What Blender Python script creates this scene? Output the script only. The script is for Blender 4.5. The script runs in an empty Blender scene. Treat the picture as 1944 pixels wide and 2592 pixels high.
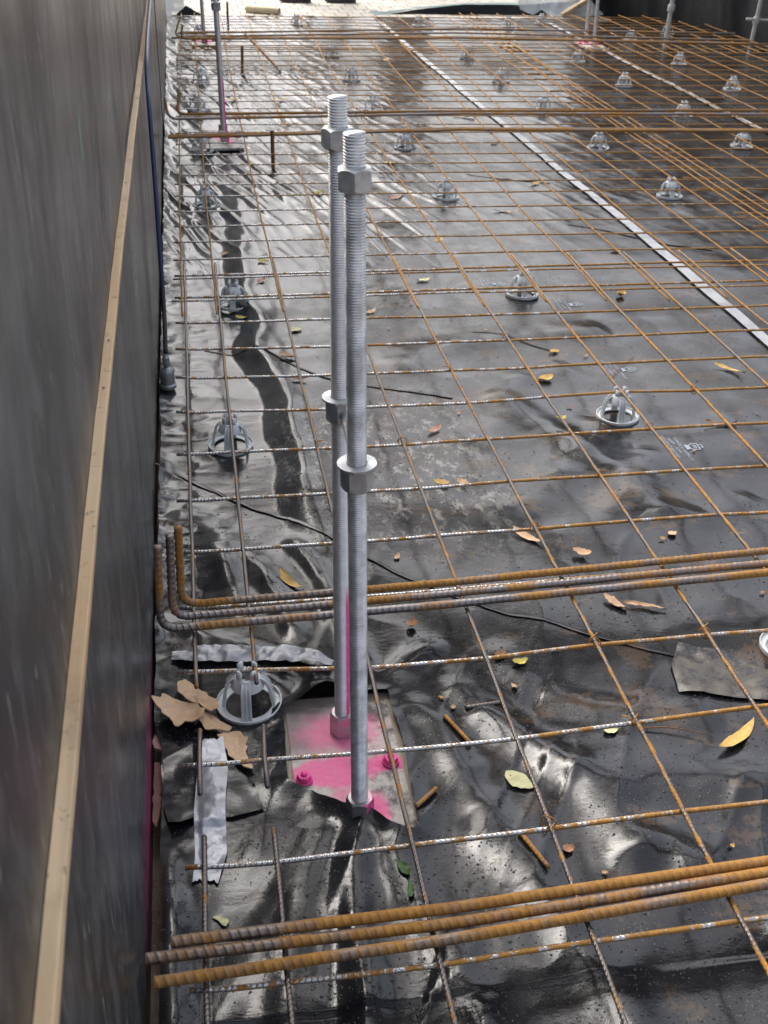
import bpy, bmesh, math, random
import numpy as np
from mathutils import Vector, Matrix
random.seed(7)
RNG = np.random.RandomState(11)
scene = bpy.context.scene
COL = scene.collection

# ------------------------------------------------------------------ camera
PITCH, YAW, ROLL = .5424, .1807, .0337
CAM = Vector((.0428, -.8727, 1.2782))
fwd = Vector((math.sin(YAW)*math.cos(PITCH), math.cos(YAW)*math.cos(PITCH), -math.sin(PITCH)))
rt0 = Vector((math.cos(YAW), -math.sin(YAW), 0)); up0 = rt0.cross(fwd)
rt = math.cos(ROLL)*rt0 + math.sin(ROLL)*up0
up = -math.sin(ROLL)*rt0 + math.cos(ROLL)*up0
cd = bpy.data.cameras.new('camera'); cam = bpy.data.objects.new('camera', cd); COL.objects.link(cam)
M = Matrix((rt, up, -fwd)).transposed().to_4x4(); M.translation = CAM; cam.matrix_world = M
cd.sensor_fit = 'VERTICAL'; cd.sensor_height = 36; cd.sensor_width = 27
cd.lens = 36*2806/2592; cd.clip_start = .01; cd.clip_end = 500
cd.dof.use_dof = True; cd.dof.focus_distance = 2.0; cd.dof.aperture_fstop = 12
scene.camera = cam

# ------------------------------------------------------------------ world, sun, exposure
SUN_EL, SUN_ROT = math.radians(48.5), math.radians(-20)
w = bpy.data.worlds.new('World'); scene.world = w; w.use_nodes = True
nt = w.node_tree; nt.nodes.clear()
sky = nt.nodes.new('ShaderNodeTexSky'); sky.sky_type = 'NISHITA'; sky.sun_disc = False
sky.sun_elevation = SUN_EL; sky.sun_rotation = SUN_ROT; sky.air_density = 1.0; sky.dust_density = 6.0; sky.ozone_density = 1.0
hs = nt.nodes.new('ShaderNodeHueSaturation'); hs.inputs['Saturation'].default_value = .55; hs.inputs['Value'].default_value = 1.0
bg = nt.nodes.new('ShaderNodeBackground'); bg.inputs['Strength'].default_value = .15
wo = nt.nodes.new('ShaderNodeOutputWorld')
nt.links.new(sky.outputs[0], hs.inputs['Color']); nt.links.new(hs.outputs[0], bg.inputs['Color']); nt.links.new(bg.outputs[0], wo.inputs['Surface'])
sd = bpy.data.lights.new('sun', 'SUN'); sd.energy = 1.1; sd.angle = math.radians(42); sd.color = (1, .985, .96)
so = bpy.data.objects.new('sun', sd); COL.objects.link(so)
sdir = Vector((math.sin(SUN_ROT)*math.cos(SUN_EL), math.cos(SUN_ROT)*math.cos(SUN_EL), math.sin(SUN_EL)))
so.rotation_euler = sdir.to_track_quat('Z', 'Y').to_euler(); so.location = (2, 3, 12)
scene.view_settings.view_transform = 'Standard'; scene.view_settings.look = 'None'
scene.view_settings.exposure = 1.2; scene.view_settings.gamma = 1.0
scene.view_settings.use_curve_mapping = False

# ------------------------------------------------------------------ node helper
class N:
    def __init__(s, name):
        s.m = bpy.data.materials.new(name); s.m.use_nodes = True
        s.t = s.m.node_tree; s.t.nodes.clear()
        s.out = s.t.nodes.new('ShaderNodeOutputMaterial')
        s.b = s.t.nodes.new('ShaderNodeBsdfPrincipled'); s.t.links.new(s.b.outputs[0], s.out.inputs['Surface'])
        s.tc = s.t.nodes.new('ShaderNodeTexCoord')
    def put(s, sock, v):
        if isinstance(v, bpy.types.NodeSocket): s.t.links.new(v, sock)
        elif isinstance(v, (tuple, list)) and len(v) == 3 and sock.type == 'RGBA': sock.default_value = (*v, 1)
        else: sock.default_value = v
    def set(s, **k):
        nm = dict(color='Base Color', rough='Roughness', metal='Metallic', ior='IOR', normal='Normal', coat='Coat Weight', crough='Coat Roughness', spec='Specular IOR Level', trans='Transmission Weight', alpha='Alpha', sss='Subsurface Weight')
        for a, v in k.items(): s.put(s.b.inputs[nm[a]], v)
        return s
    def coord(s, kind='Object', scale=(1, 1, 1), rot=(0, 0, 0)):
        mp = s.t.nodes.new('ShaderNodeMapping'); mp.inputs['Scale'].default_value = scale; mp.inputs['Rotation'].default_value = rot
        s.t.links.new(s.tc.outputs[kind], mp.inputs['Vector']); return mp.outputs[0]
    def noise(s, vec, scale=5, detail=3, rough=.55, dist=0, color=False):
        n = s.t.nodes.new('ShaderNodeTexNoise'); s.put(n.inputs['Vector'], vec)
        n.inputs['Scale'].default_value = scale; n.inputs['Detail'].default_value = detail; n.inputs['Roughness'].default_value = rough; n.inputs['Distortion'].default_value = dist
        return n.outputs['Color' if color else 'Fac']
    def voro(s, vec, scale=5, feat='F1', rnd=1.0, out='Distance'):
        n = s.t.nodes.new('ShaderNodeTexVoronoi'); n.feature = feat; s.put(n.inputs['Vector'], vec); n.inputs['Scale'].default_value = scale
        n.inputs['Randomness'].default_value = rnd; return n.outputs[out]
    def ramp(s, f, *stops, interp='LINEAR'):
        n = s.t.nodes.new('ShaderNodeValToRGB'); s.put(n.inputs[0], f); cr = n.color_ramp; cr.interpolation = interp
        while len(cr.elements) < len(stops): cr.elements.new(.5)
        for e, (p, c) in zip(cr.elements, stops):
            e.position = p; e.color = (c, c, c, 1) if not isinstance(c, tuple) else (*c, 1)
        return n.outputs[0]
    def mix(s, f, a, b, blend='MIX'):
        n = s.t.nodes.new('ShaderNodeMix'); n.data_type = 'RGBA'; n.blend_type = blend
        s.put(n.inputs[0], f); s.put(n.inputs[6], a); s.put(n.inputs[7], b); return n.outputs[2]
    def math(s, op, a, b=0.0, c=None):
        n = s.t.nodes.new('ShaderNodeMath'); n.operation = op; s.put(n.inputs[0], a); s.put(n.inputs[1], b)
        if c is not None: s.put(n.inputs[2], c)
        return n.outputs[0]
    def mapr(s, v, a, b, c=0., d=1., smooth=True):
        n = s.t.nodes.new('ShaderNodeMapRange'); n.interpolation_type = 'SMOOTHSTEP' if smooth else 'LINEAR'
        s.put(n.inputs['Value'], v)
        for k, x in zip(('From Min', 'From Max', 'To Min', 'To Max'), (a, b, c, d)): n.inputs[k].default_value = x
        return n.outputs[0]
    def xyz(s, vec):
        n = s.t.nodes.new('ShaderNodeSeparateXYZ'); s.put(n.inputs[0], vec); return n.outputs
    def bump(s, h, strength=.3, dist=.002, normal=None):
        n = s.t.nodes.new('ShaderNodeBump'); s.put(n.inputs['Height'], h); n.inputs['Strength'].default_value = strength; n.inputs['Distance'].default_value = dist
        if normal is not None: s.put(n.inputs['Normal'], normal)
        return n.outputs[0]
    def rand(s):
        n = s.t.nodes.new('ShaderNodeObjectInfo'); return n.outputs['Random']
    def comb(s, x, y, z):
        n = s.t.nodes.new('ShaderNodeCombineXYZ'); s.put(n.inputs[0], x); s.put(n.inputs[1], y); s.put(n.inputs[2], z); return n.outputs[0]

# ------------------------------------------------------------------ materials
def m_membrane():
    n = N('black_polythene'); P = n.coord('Object')
    x, y, z = n.xyz(P)
    d1 = n.noise(P, 2.3, 5, .6); d2 = n.noise(P, 14, 5, .65); d3 = n.noise(P, 260, 2, .5)
    # dusty film left by dried puddles: stronger towards the middle of the slab
    zone = n.math('MULTIPLY', n.math('MULTIPLY', n.mapr(y, .55, 2.2), n.mapr(x, .15, .6)), n.mapr(x, .8, 2.2, 1, .55))
    patch = n.ramp(n.math('MULTIPLY', d1, n.math('ADD', d2, .5)), (.36, 0.), (.62, 1.))
    dust = n.math('MULTIPLY', patch, n.math('MULTIPLY_ADD', zone, .75, .12))
    # pale cement splashes behind the bolts
    sx = n.mapr(n.math('ABSOLUTE', n.math('SUBTRACT', x, .47)), .12, .34, 1, 0); sy = n.mapr(n.math('ABSOLUTE', n.math('SUBTRACT', y, 1.42)), .12, .5, 1, 0)
    spl = n.math('MULTIPLY', n.math('MULTIPLY', sx, sy), n.ramp(n.noise(n.coord('Object', (1, .6, 1)), 38, 6, .75), (.52, 0), (.62, 1)))
    sp = n.ramp(n.voro(P, 170), (.10, 1.), (.16, 0.)); spm = n.math('MULTIPLY', sp, n.ramp(n.noise(P, 9, 2), (.46, 0), (.58, .8)))
    c = n.mix(dust, (.010, .0105, .0125), (.050, .048, .046))
    c = n.mix(n.math('MULTIPLY', spl, .8), c, (.32, .30, .26))
    c = n.mix(spm, c, (.26, .23, .19))
    mud = n.math('MULTIPLY', n.ramp(n.math('MULTIPLY_ADD', n.noise(P, 75, 4, .7), .35, n.noise(n.coord('Object', (1, 1.5, 1)), 7, 4, .6)), (.74, 0), (.80, 1)), n.mapr(x, .42, .6))
    c = n.mix(n.math('MULTIPLY', mud, .6), c, (.085, .052, .028))
    ro = n.math('MULTIPLY_ADD', dust, .24, n.ramp(d2, (.3, .08), (.7, .19)))
    fine = n.noise(n.coord('Object', (1, 1.6, 1)), 55, 4, .6); fine2 = n.noise(P, 420, 2, .5)
    scr = n.noise(n.coord('Object', (14, 90, 14), (0, 0, .4)), 1.0, 3, .6)
    h = n.math('ADD', n.math('MULTIPLY', fine, .30), n.math('ADD', n.math('MULTIPLY', fine2, .06), n.math('MULTIPLY', scr, .05)))
    n.set(color=c, rough=ro, ior=1.5, normal=n.bump(h, .35, .004)); return n.m
def m_steel_rust(name, lo, hi, metal=(.30, .29, .30), rust=(.40, .165, .03), dark=(.18, .075, .024), ribs=True, rib_pitch=.0075, gradx=0.0, mroughness=.3, uscale=38):
    n = N(name); uv = n.coord('UV'); u, v, _ = n.xyz(uv)
    r = n.rand(); vec = n.comb(n.math('ADD', u, n.math('MULTIPLY', r, 37.)), n.math('MULTIPLY', v, .02), r)
    a = n.noise(vec, uscale, 4, .65); big = n.noise(vec, 3.1, 2); f = n.math('MULTIPLY_ADD', n.math('SUBTRACT', big, .5), .45, a)
    P = n.coord('Object'); x = n.xyz(P)[0]
    if gradx: f = n.math('ADD', f, n.mapr(x, .0, 1.2, -gradx*.3, gradx, smooth=False))
    f = n.math('ADD', f, n.math('MULTIPLY', n.math('SUBTRACT', n.noise(P, 420, 2), .5), .35))
    k = n.ramp(f, (lo, 0.), (hi, 1.))
    rc = n.mix(n.noise(P, 190, 3, .7), n.mix(n.ramp(n.noise(P, 60, 3), (.4, 0), (.65, 1)), dark, rust), n.mix(.5, rust, (.52, .27, .05)))
    c = n.mix(k, metal, rc)
    n.set(color=c, metal=n.math('MULTIPLY_ADD', k, -.75, .8), rough=n.math('MULTIPLY_ADD', k, .42, mroughness))
    hh = n.noise(P, 700, 2, .6)
    if ribs:
        s = n.math('SINE', n.math('MULTIPLY', n.math('ADD', u, n.math('MULTIPLY', v, rib_pitch*.9)), 2*math.pi/rib_pitch))
        hh = n.math('MULTIPLY_ADD', s, .5, n.math('MULTIPLY', hh, .4))
    n.set(normal=n.bump(hh, .55, .0012)); return n.m
def m_galv(name, base=(.47, .49, .51), rough=.42, metal=.75):
    n = N(name); P = n.coord('Object')
    a = n.noise(P, 45, 4, .6); b = n.noise(P, 400, 2)
    n.set(color=n.mix(n.ramp(a, (.35, 0), (.65, 1)), tuple(.58*x for x in base), base), metal=metal, rough=n.math('MULTIPLY_ADD', a, .25, rough-.12), normal=n.bump(b, .15, .0006)); return n.m
PINK = (.86, .055, .30)
def m_galv_pink(name, sprayed, base=(.44, .46, .48), metal=.75):
    # sprayed(n, P, geometry normal xyz) -> mask socket; overspray that landed on one side of the steel
    n = N(name); P = n.coord('Object'); g = n.t.nodes.new('ShaderNodeNewGeometry'); nx = n.xyz(g.outputs['Normal'])
    k = sprayed(n, n.xyz(P), nx); k = n.math('MULTIPLY', k, n.ramp(n.noise(P, 120, 3), (.25, .55), (.5, 1.)))
    a = n.noise(P, 60, 4, .6)
    n.set(color=n.mix(k, n.mix(a, tuple(.6*x for x in base), tuple(1.15*x for x in base)), PINK), metal=n.math('MULTIPLY_ADD', k, -metal, metal), rough=n.math('MULTIPLY_ADD', k, .15, .38), normal=n.bump(n.noise(P, 500, 2), .2, .0005)); return n.m
def m_plain(name, color, rough=.6, var=.25, scale=30, metal=0., bump=.15, bd=.001, spec=.5):
    n = N(name); P = n.coord('Object'); a = n.noise(P, scale, 4, .6)
    n.set(color=n.mix(a, tuple(c*(1-var) for c in color), tuple(min(1, c*(1+var)) for c in color)), rough=rough, metal=metal, spec=spec, normal=n.bump(n.noise(P, scale*9, 3), bump, bd)); return n.m
def m_formply(name, base, warm, pink=False):
    n = N(name); P = n.coord('Object'); x, y, z = n.xyz(P); y = n.math('ADD', y, 1.5)
    st = n.noise(n.coord('Object', (1, 3.5, .9)), 6, 6, .68); st2 = n.noise(n.coord('Object', (1, 1.2, .8)), 3.3, 4, .6)
    drip = n.noise(n.coord('Object', (1, 34, .9)), 2.2, 4, .6)
    c = n.mix(n.ramp(st, (.3, 0), (.72, 1)), tuple(.65*v for v in base), tuple(1.35*v for v in base))
    c = n.mix(n.ramp(st2, (.42, 0), (.64, .7)), c, warm)
    c = n.mix(n.ramp(drip, (.60, 0), (.80, .25)), c, (.11, .115, .12))
    sp = n.math('MULTIPLY', n.ramp(n.noise(n.coord('Object', (1, 26, 5)), 4.3, 3, .5, .6), (.64, 0), (.70, .9)), n.ramp(st2, (.38, 0), (.52, 1)))
    c = n.mix(sp, c, (.30, .29, .26))
    bl = n.ramp(n.noise(n.coord('Object', (1, 3.2, 1.4)), 4.5, 5, .7, 1.2), (.46, 0), (.72, .85)); c = n.mix(bl, c, (.125, .13, .138))
    if pink:
        k = n.math('MULTIPLY', n.mapr(z, .0, .14, 1, 0), n.math('MULTIPLY', n.mapr(y, .05, .30), n.mapr(y, .5, .80, 1, 0)))
        c = n.mix(n.math('MULTIPLY', k, n.ramp(n.noise(P, 35, 4), (.35, .05), (.62, .42))), c, PINK)
        gx = n.math('MULTIPLY', n.mapr(n.math('ABSOLUTE', n.math('SUBTRACT', y, .455)), .003, .009, 1, 0), n.mapr(n.math('ABSOLUTE', n.math('SUBTRACT', z, .985)), .02, .032, 1, 0))
        c = n.mix(gx, c, (.02, .30, .14))
    n.set(color=c, rough=n.ramp(st2, (.3, .26), (.7, .46)), ior=1.5, normal=n.bump(n.math('ADD', n.math('MULTIPLY', st, .5), n.math('MULTIPLY', n.noise(P, 3, 2), 1.2)), .25, .004)); return n.m
def m_timber(name, base, axis=1, scale=1.):
    n = N(name); sc = [60*scale, 60*scale, 60*scale]; sc[axis] = 1.6*scale
    g = n.noise(n.coord('Object', tuple(sc)), 1.0, 5, .6, .4); P = n.coord('Object')
    k = n.noise(P, 9, 4)
    c = n.mix(n.ramp(g, (.3, 0), (.7, 1)), tuple(.72*v for v in base), base); c = n.mix(n.ramp(k, (.55, 0), (.72, .7)), c, tuple(.42*v for v in base)); c = n.mix(n.ramp(n.noise(P, 70, 4, .7), (.60, 0), (.68, .7)), c, (.17, .14, .11)); c = n.mix(n.ramp(n.noise(P, 2.3, 3), (.40, 0), (.66, .5)), c, (base[0]*.8, base[1]*.62, base[2]*.45))
    n.set(color=c, rough=.7, normal=n.bump(g, .3, .0012)); return n.m
def m_plate():
    n = N('sprayed_base_plate'); P = n.coord('Object'); x, y, z = n.xyz(P)
    a = n.noise(P, 22, 6, .7); b = n.noise(P, 90, 5, .7)
    c = n.mix(n.ramp(b, (.3, 0), (.7, 1)), (.36, .33, .29), (.60, .56, .50))
    stain = n.math('MULTIPLY', n.ramp(n.math('MULTIPLY_ADD', n.noise(P, 160, 4, .8), .25, a), (.60, 0), (.72, 1)), n.mapr(x, .22, .29)); c = n.mix(n.math('MULTIPLY', stain, .85), c, (.05, .048, .047))
    k0 = n.math('MULTIPLY', n.mapr(n.math('SUBTRACT', x, n.math('MULTIPLY', n.noise(P, 30, 3), .06)), .13, .21, 1, 0), n.mapr(y, .455, .50)); c = n.mix(n.math('MULTIPLY', k0, .8), c, (.13, .10, .105))
    def blob(cx, cy, rx, ry, soft=.5, seed=0.):
        dx = n.math('DIVIDE', n.math('SUBTRACT', x, cx), rx); dy = n.math('DIVIDE', n.math('SUBTRACT', y, cy), ry)
        d = n.math('SQRT', n.math('ADD', n.math('MULTIPLY', dx, dx), n.math('MULTIPLY', dy, dy)))
        d = n.math('ADD', d, n.math('MULTIPLY', n.math('SUBTRACT', n.noise(P, 34+seed, 5, .65), .5), .95)); return n.mapr(d, 1-soft, 1+soft*.35, 1, 0)
    k = n.math('MULTIPLY', blob(.235, .520, .080, .058, .7), .85); k = n.math('MAXIMUM', k, blob(.215, .428, .075, .036, .22, 3)); k = n.math('MAXIMUM', k, blob(.29, .436, .05, .020, .3, 5)); k = n.math('MAXIMUM', k, blob(.275, .335, .018, .045, .6, 7)); k = n.math('MAXIMUM', k, n.math('MULTIPLY', blob(.225, .375, .026, .035, .7, 9), .7))
    k = n.math('MULTIPLY', k, n.ramp(n.noise(P, 420, 3, .7), (.30, .45), (.52, 1)))
    c = n.mix(n.math('MULTIPLY', k, .92), c, (.84, .10, .31))
    n.set(color=c, rough=n.ramp(a, (.3, .38), (.7, .7)), normal=n.bump(b, .25, .0015)); return n.m
def m_duct(name, base, metal=.35, rough=.42, dirt=.25):
    n = N(name); P = n.coord('Object'); a = n.noise(P, 70, 4, .6, .5); b = n.noise(P, 14, 5, .65)
    n.set(color=n.mix(n.ramp(b, (.45, 0), (.72, dirt*2)), base, tuple(.5*v for v in base)), metal=metal, rough=rough, normal=n.bump(a, .4, .003)); return n.m
def m_mud():
    n = N('muddy_clear_plastic'); P = n.coord('Object'); a = n.noise(P, 26, 6, .75); b = n.noise(P, 130, 4, .7)
    k = n.ramp(n.math('MULTIPLY_ADD', b, .4, a), (.58, 0), (.82, 1)); c = n.mix(k, (.03, .03, .033), (.13, .115, .09)); c = n.mix(n.ramp(b, (.62, 0), (.72, .8)), c, (.30, .27, .22))
    n.set(color=c, rough=n.math('MULTIPLY_ADD', k, .45, .12), normal=n.bump(a, .4, .004)); return n.m
def m_leaf(name, base, tip=None):
    n = N(name); P = n.coord('Object'); a = n.noise(P, 110, 4, .6); r = n.rand()
    c = n.mix(n.ramp(a, (.35, 0), (.7, 1)), tuple(.72*v for v in base), base); c = n.mix(n.ramp(n.noise(P, 45, 3), (.62, 0), (.70, .5)), c, tip or tuple(.35*v for v in base))
    c = n.mix(.35, c, n.mix(r, tuple(.6*v for v in base), tuple(min(1, 1.3*v) for v in base)))
    n.set(color=c, rough=.55, normal=n.bump(a, .5, .0015)); return n.m
def m_paver():
    n = N('cream_paver'); P = n.coord('Object'); r = n.rand(); a = n.noise(P, 25, 5, .7)
    c = n.mix(r, (.40, .36, .30), (.48, .44, .375)); c = n.mix(n.ramp(a, (.4, 0), (.75, .5)), c, (.30, .26, .21))
    n.set(color=c, rough=.75, normal=n.bump(n.noise(P, 160, 3), .3, .002)); return n.m
def m_film(name, color, trans=.35, rough=.3):
    n = N(name); P = n.coord('Object'); a = n.noise(P, 12, 4, .6, .8)
    n.set(color=color, trans=trans, rough=rough, ior=1.2, normal=n.bump(a, .6, .02)); return n.m
def m_earth():
    n = N('damp_earth'); P = n.coord('Object'); a = n.noise(P, 11, 6, .7); b = n.noise(P, 120, 4, .7)
    c = n.mix(n.ramp(a, (.35, 0), (.65, 1)), (.13, .09, .06), (.30, .22, .165)); n.set(color=c, rough=.9, normal=n.bump(n.math('ADD', a, b), .7, .01)); return n.m
def m_cable():
    n = N('blue_black_cable'); P = n.coord('Object'); z = n.xyz(P)[2]
    n.set(color=n.mix(n.mapr(z, .18, .34), (.018, .018, .022), (.022, .035, .11)), rough=.4); return n.m

MEM = m_membrane()
REBAR_O = m_steel_rust('rusty_deformed_bar', .36, .52, metal=(.22, .185, .165), rust=(.36, .17, .035), ribs=False, mroughness=.38, uscale=9)
REBAR_G = m_steel_rust('mill_grey_deformed_bar', .44, .58, metal=(.25, .225, .22), rust=(.36, .17, .035), ribs=False, mroughness=.34, uscale=7)
WIRE_T = m_steel_rust('mesh_cross_wire_steel', .50, .56, metal=(.50, .49, .48), rust=(.42, .20, .038), gradx=.16, mroughness=.22, uscale=48)
WIRE_L = m_steel_rust('mesh_long_wire_steel', .54, .62, metal=(.17, .15, .14), rust=(.42, .20, .038), gradx=.10, mroughness=.34, uscale=30)
WIRE_O = m_steel_rust('mesh_rusted_wire_steel', .30, .44, metal=(.25, .21, .18), rust=(.40, .19, .04), mroughness=.4, uscale=30)
GALV = m_galv('galvanised_steel'); GALV_D = m_galv('dull_galvanised_nut', (.60, .61, .61), .48, .45); WASH = m_galv('bright_zinc_washer', (.62, .64, .67), .4, .55)
STAKE = m_plain('rusty_stake', (.20, .085, .03), .8, .4, 60, bump=.4)
CHAIR = m_plain('grey_bar_chair_plastic', (.62, .64, .64), .6, .16, 30, bump=.06, bd=.0005)
PLATE = m_plate(); PAD = m_plain('mortar_pad', (.36, .31, .25), .85, .35, 40, bump=.5, bd=.003)
DUCT = m_duct('silver_duct_tape', (.40, .41, .44), .45, .36, .2); WHITE_TAPE = m_duct('white_seam_tape', (.46, .47, .48), .05, .55, .35)
DUST_TAPE = m_mud()
PLY_NEAR = m_formply('grey_film_ply', (.022, .025, .028), (.028, .028, .027), True); PLY_FAR = m_formply('brown_film_ply', (.050, .043, .034), (.066, .050, .034))
PINE = m_timber('pine_timber', (.80, .60, .37)); PINE2 = m_timber('pine_plank_timber', (.58, .43, .27), 0)
NAIL = m_plain('nail_head', (.25, .25, .25), .5, .3, 80, metal=.7)
EARTH = m_earth(); PAVER = m_paver(); PAVE_FAR = m_plain('cream_paving_beyond', (.43, .39, .32), .8, .2, 6)
CABLE = m_cable(); BLACK = m_plain('hanging_black_polythene', (.006, .006, .0065), .42, .3, 9, bump=.25, bd=.02, spec=.25)
FILM = m_film('milky_plastic_film', (.80, .84, .84)); TEAL = m_film('pale_green_plastic_film', (.55, .70, .66), .2)
CARD = m_plain('cardboard_tube', (.66, .54, .34), .8, .12, 20); PVC = m_plain('off_white_prop_tube', (.46, .45, .42), .5, .12, 30)
WATER = N('water_bead').set(color=(.016, .016, .018), rough=.04, ior=1.5).m
PRINT = m_plain('pale_ink_print', (.32, .36, .42), .6, .25, 120)
BARK = m_leaf('tan_bark', (.74, .50, .30), (.40, .24, .13)); 
LEAF = {k: m_leaf('leaf_'+k, c) for k, c in dict(yellow=(.60, .50, .10), gold=(0.72, 0.45, 0.12), tan=(0.7, 0.45, 0.26), brown=(0.38, 0.18, 0.08), pink=(0.58, 0.31, 0.24), pale=(0.72, 0.68, 0.36), green=(.10, .19, .05)).items()}
BOOT = m_plain('brown_work_boot', (.13, .105, .075), .6, .3, 60); SOLE = m_plain('dark_boot_sole', (.035, .028, .03), .7, .2, 60)
CLOTH = m_plain('dark_work_clothes', (.05, .055, .075), .9, .2, 80); SKIN = m_plain('skin', (.46, .29, .21), .5, .06, 20)
BLUEINK = m_plain('blue_ink', (.03, .10, .42), .5)

# ------------------------------------------------------------------ object helpers
def link(name, me, mat=None, parent=None, smooth=True):
    o = bpy.data.objects.new(name, me); COL.objects.link(o)
    if mat is not None and not me.materials: me.materials.append(mat)
    if parent: o.parent = parent
    if smooth and len(me.polygons): me.polygons.foreach_set('use_smooth', [True]*len(me.polygons))
    return o
def tag(o, label=None, cat=None, group=None, kind=None):
    for k, v in (('label', label), ('category', cat), ('group', group), ('kind', kind)):
        if v: o[k] = v
    return o
def empty(name, loc, label, cat, group=None, rz=0.):
    o = bpy.data.objects.new(name, None); COL.objects.link(o); o.location = loc; o.rotation_euler = (0, 0, rz); o.empty_display_size = .05
    return tag(o, label, cat, group)
def copy_tree(o, parent=None):
    c = o.copy(); COL.objects.link(c); c.parent = parent
    for ch in list(o.children): copy_tree(ch, c)
    return c
def mesh(name, v, f, uv=None):
    me = bpy.data.meshes.new(name); me.from_pydata([tuple(p) for p in v], [], [tuple(p) for p in f]); 
    if uv is not None:
        l = me.uv_layers.new(name='UVMap'); vi = np.zeros(len(me.loops), int); me.loops.foreach_get('vertex_index', vi)
        l.data.foreach_set('uv', np.asarray(uv, float)[vi].ravel())
    me.update(); return me
def grid_mesh(name, V, keep=None):
    """V: (ny, nx, 3) array; keep: (ny-1, nx-1) bool"""
    ny, nx = V.shape[:2]; i = np.arange(ny*nx).reshape(ny, nx)
    q = np.stack([i[:-1, :-1], i[:-1, 1:], i[1:, 1:], i[1:, :-1]], -1)
    q = q.reshape(-1, 4) if keep is None else q[keep]
    used = np.unique(q); rm = np.full(ny*nx, -1); rm[used] = np.arange(len(used)); v = V.reshape(-1, 3)[used]; q = rm[q]
    me = bpy.data.meshes.new(name); me.vertices.add(len(v)); me.vertices.foreach_set('co', v.ravel())
    me.loops.add(q.size); me.loops.foreach_set('vertex_index', q.ravel()); me.polygons.add(len(q))
    me.polygons.foreach_set('loop_start', np.arange(0, q.size, 4)); me.polygons.foreach_set('loop_total', np.full(len(q), 4)); me.update(calc_edges=True); return me
def resample(pts, ds):
    p = np.asarray(pts, float); s = np.r_[0, np.cumsum(np.linalg.norm(np.diff(p, axis=0), axis=1))]; n = max(2, int(round(s[-1]/ds))+1)
    t = np.linspace(0, s[-1], n); return np.stack([np.interp(t, s, p[:, k]) for k in range(3)], 1), t
def fillet(pts, rad, k=7):
    p = [np.asarray(q, float) for q in pts]; out = [p[0]]
    for a, b, c in zip(p[:-2], p[1:-1], p[2:]):
        u = (a-b)/np.linalg.norm(a-b); v = (c-b)/np.linalg.norm(c-b)
        for t in np.linspace(0, 1, k): out.append((b+u*rad)*(1-t)**2+2*t*(1-t)*b+(b+v*rad)*t*t)
    out.append(p[-1]); return np.array(out)
def spline(pts, n=12):
    p = np.asarray(pts, float); p = np.vstack([2*p[0]-p[1], p, 2*p[-1]-p[-2]]); out = []
    for i in range(1, len(p)-2):
        for t in np.linspace(0, 1, n, endpoint=False):
            a, b, c, d = p[i-1:i+3]; out.append(.5*((2*b)+(-a+c)*t+(2*a-5*b+4*c-d)*t*t+(-a+3*b-3*c+d)*t**3))
    out.append(p[-2]); return np.array(out)
def sweep(name, pts, r, segs=8, ds=.02, rib=None, cap=True, rot=0.):
    p, s = resample(pts, ds); n = len(p); T = np.gradient(p, axis=0); T /= np.linalg.norm(T, axis=1)[:, None]
    up = np.array([0, 0, 1.]) if abs(T[0][2]) < .9 else np.array([1., 0, 0])
    A = np.zeros_like(p); a = up-T[0]*(up@T[0]); a /= np.linalg.norm(a)
    for i in range(n):
        a = a-T[i]*(a@T[i]); a /= np.linalg.norm(a); A[i] = a
    B = np.cross(T, A); th = np.linspace(0, 2*math.pi, segs, endpoint=False)
    R = (np.full(n, r) if np.isscalar(r) else np.interp(s/s[-1], np.linspace(0, 1, len(r)), r))[:, None]*np.ones(segs)
    if rib: R = R+rib(s[:, None], th[None, :]+rot)
    V = p[:, None, :]+R[..., None]*(np.cos(th)[None, :, None]*A[:, None, :]+np.sin(th)[None, :, None]*B[:, None, :])
    i = np.arange(n*segs).reshape(n, segs); j = np.roll(i, -1, 1)
    f = np.stack([i[:-1], j[:-1], j[1:], i[1:]], -1).reshape(-1, 4).tolist(); v = V.reshape(-1, 3)
    if cap: f.append(list(i[0][::-1])); f.append(list(i[-1]))
    uv = np.stack([np.repeat(s, segs), np.tile(th/(2*math.pi), n)], 1)
    return mesh(name, v, f, uv)
def lathe(name, prof, segs=24, closed=False):
    th = np.linspace(0, 2*math.pi, segs, endpoint=False); pr = np.asarray(prof, float)
    V = np.stack([pr[:, 0][:, None]*np.cos(th), pr[:, 0][:, None]*np.sin(th), np.repeat(pr[:, 1][:, None], segs, 1)], -1).reshape(-1, 3)
    n = len(pr); i = np.arange(n*segs).reshape(n, segs); j = np.roll(i, -1, 1); F = []
    rng = range(n) if closed else range(n-1)
    for a in rng:
        b = (a+1) % n; F += np.stack([i[a], j[a], j[b], i[b]], -1).tolist()
    if not closed: 
        if pr[0, 0] > 1e-6: F.append(list(i[0][::-1]))
        if pr[-1, 0] > 1e-6: F.append(list(i[-1]))
    return mesh(name, V, F)
def box(name, sx, sy, sz, bev=0., c=(0, 0, 0)):
    bm = bmesh.new(); bmesh.ops.create_cube(bm, size=1)
    for v in bm.verts: v.co = Vector((v.co.x*sx+c[0], v.co.y*sy+c[1], v.co.z*sz+c[2]))
    if bev: bmesh.ops.bevel(bm, geom=bm.edges[:], offset=bev, segments=2, affect='EDGES')
    me = bpy.data.meshes.new(name); bm.to_mesh(me); bm.free(); return me
def auto(me, ang=35):
    for e in me.edges: pass
    bm = bmesh.new(); bm.from_mesh(me)
    for e in bm.edges: e.smooth = not (len(e.link_faces) == 2 and e.calc_face_angle(0) > math.radians(ang))
    bm.to_mesh(me); bm.free(); return me
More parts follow.
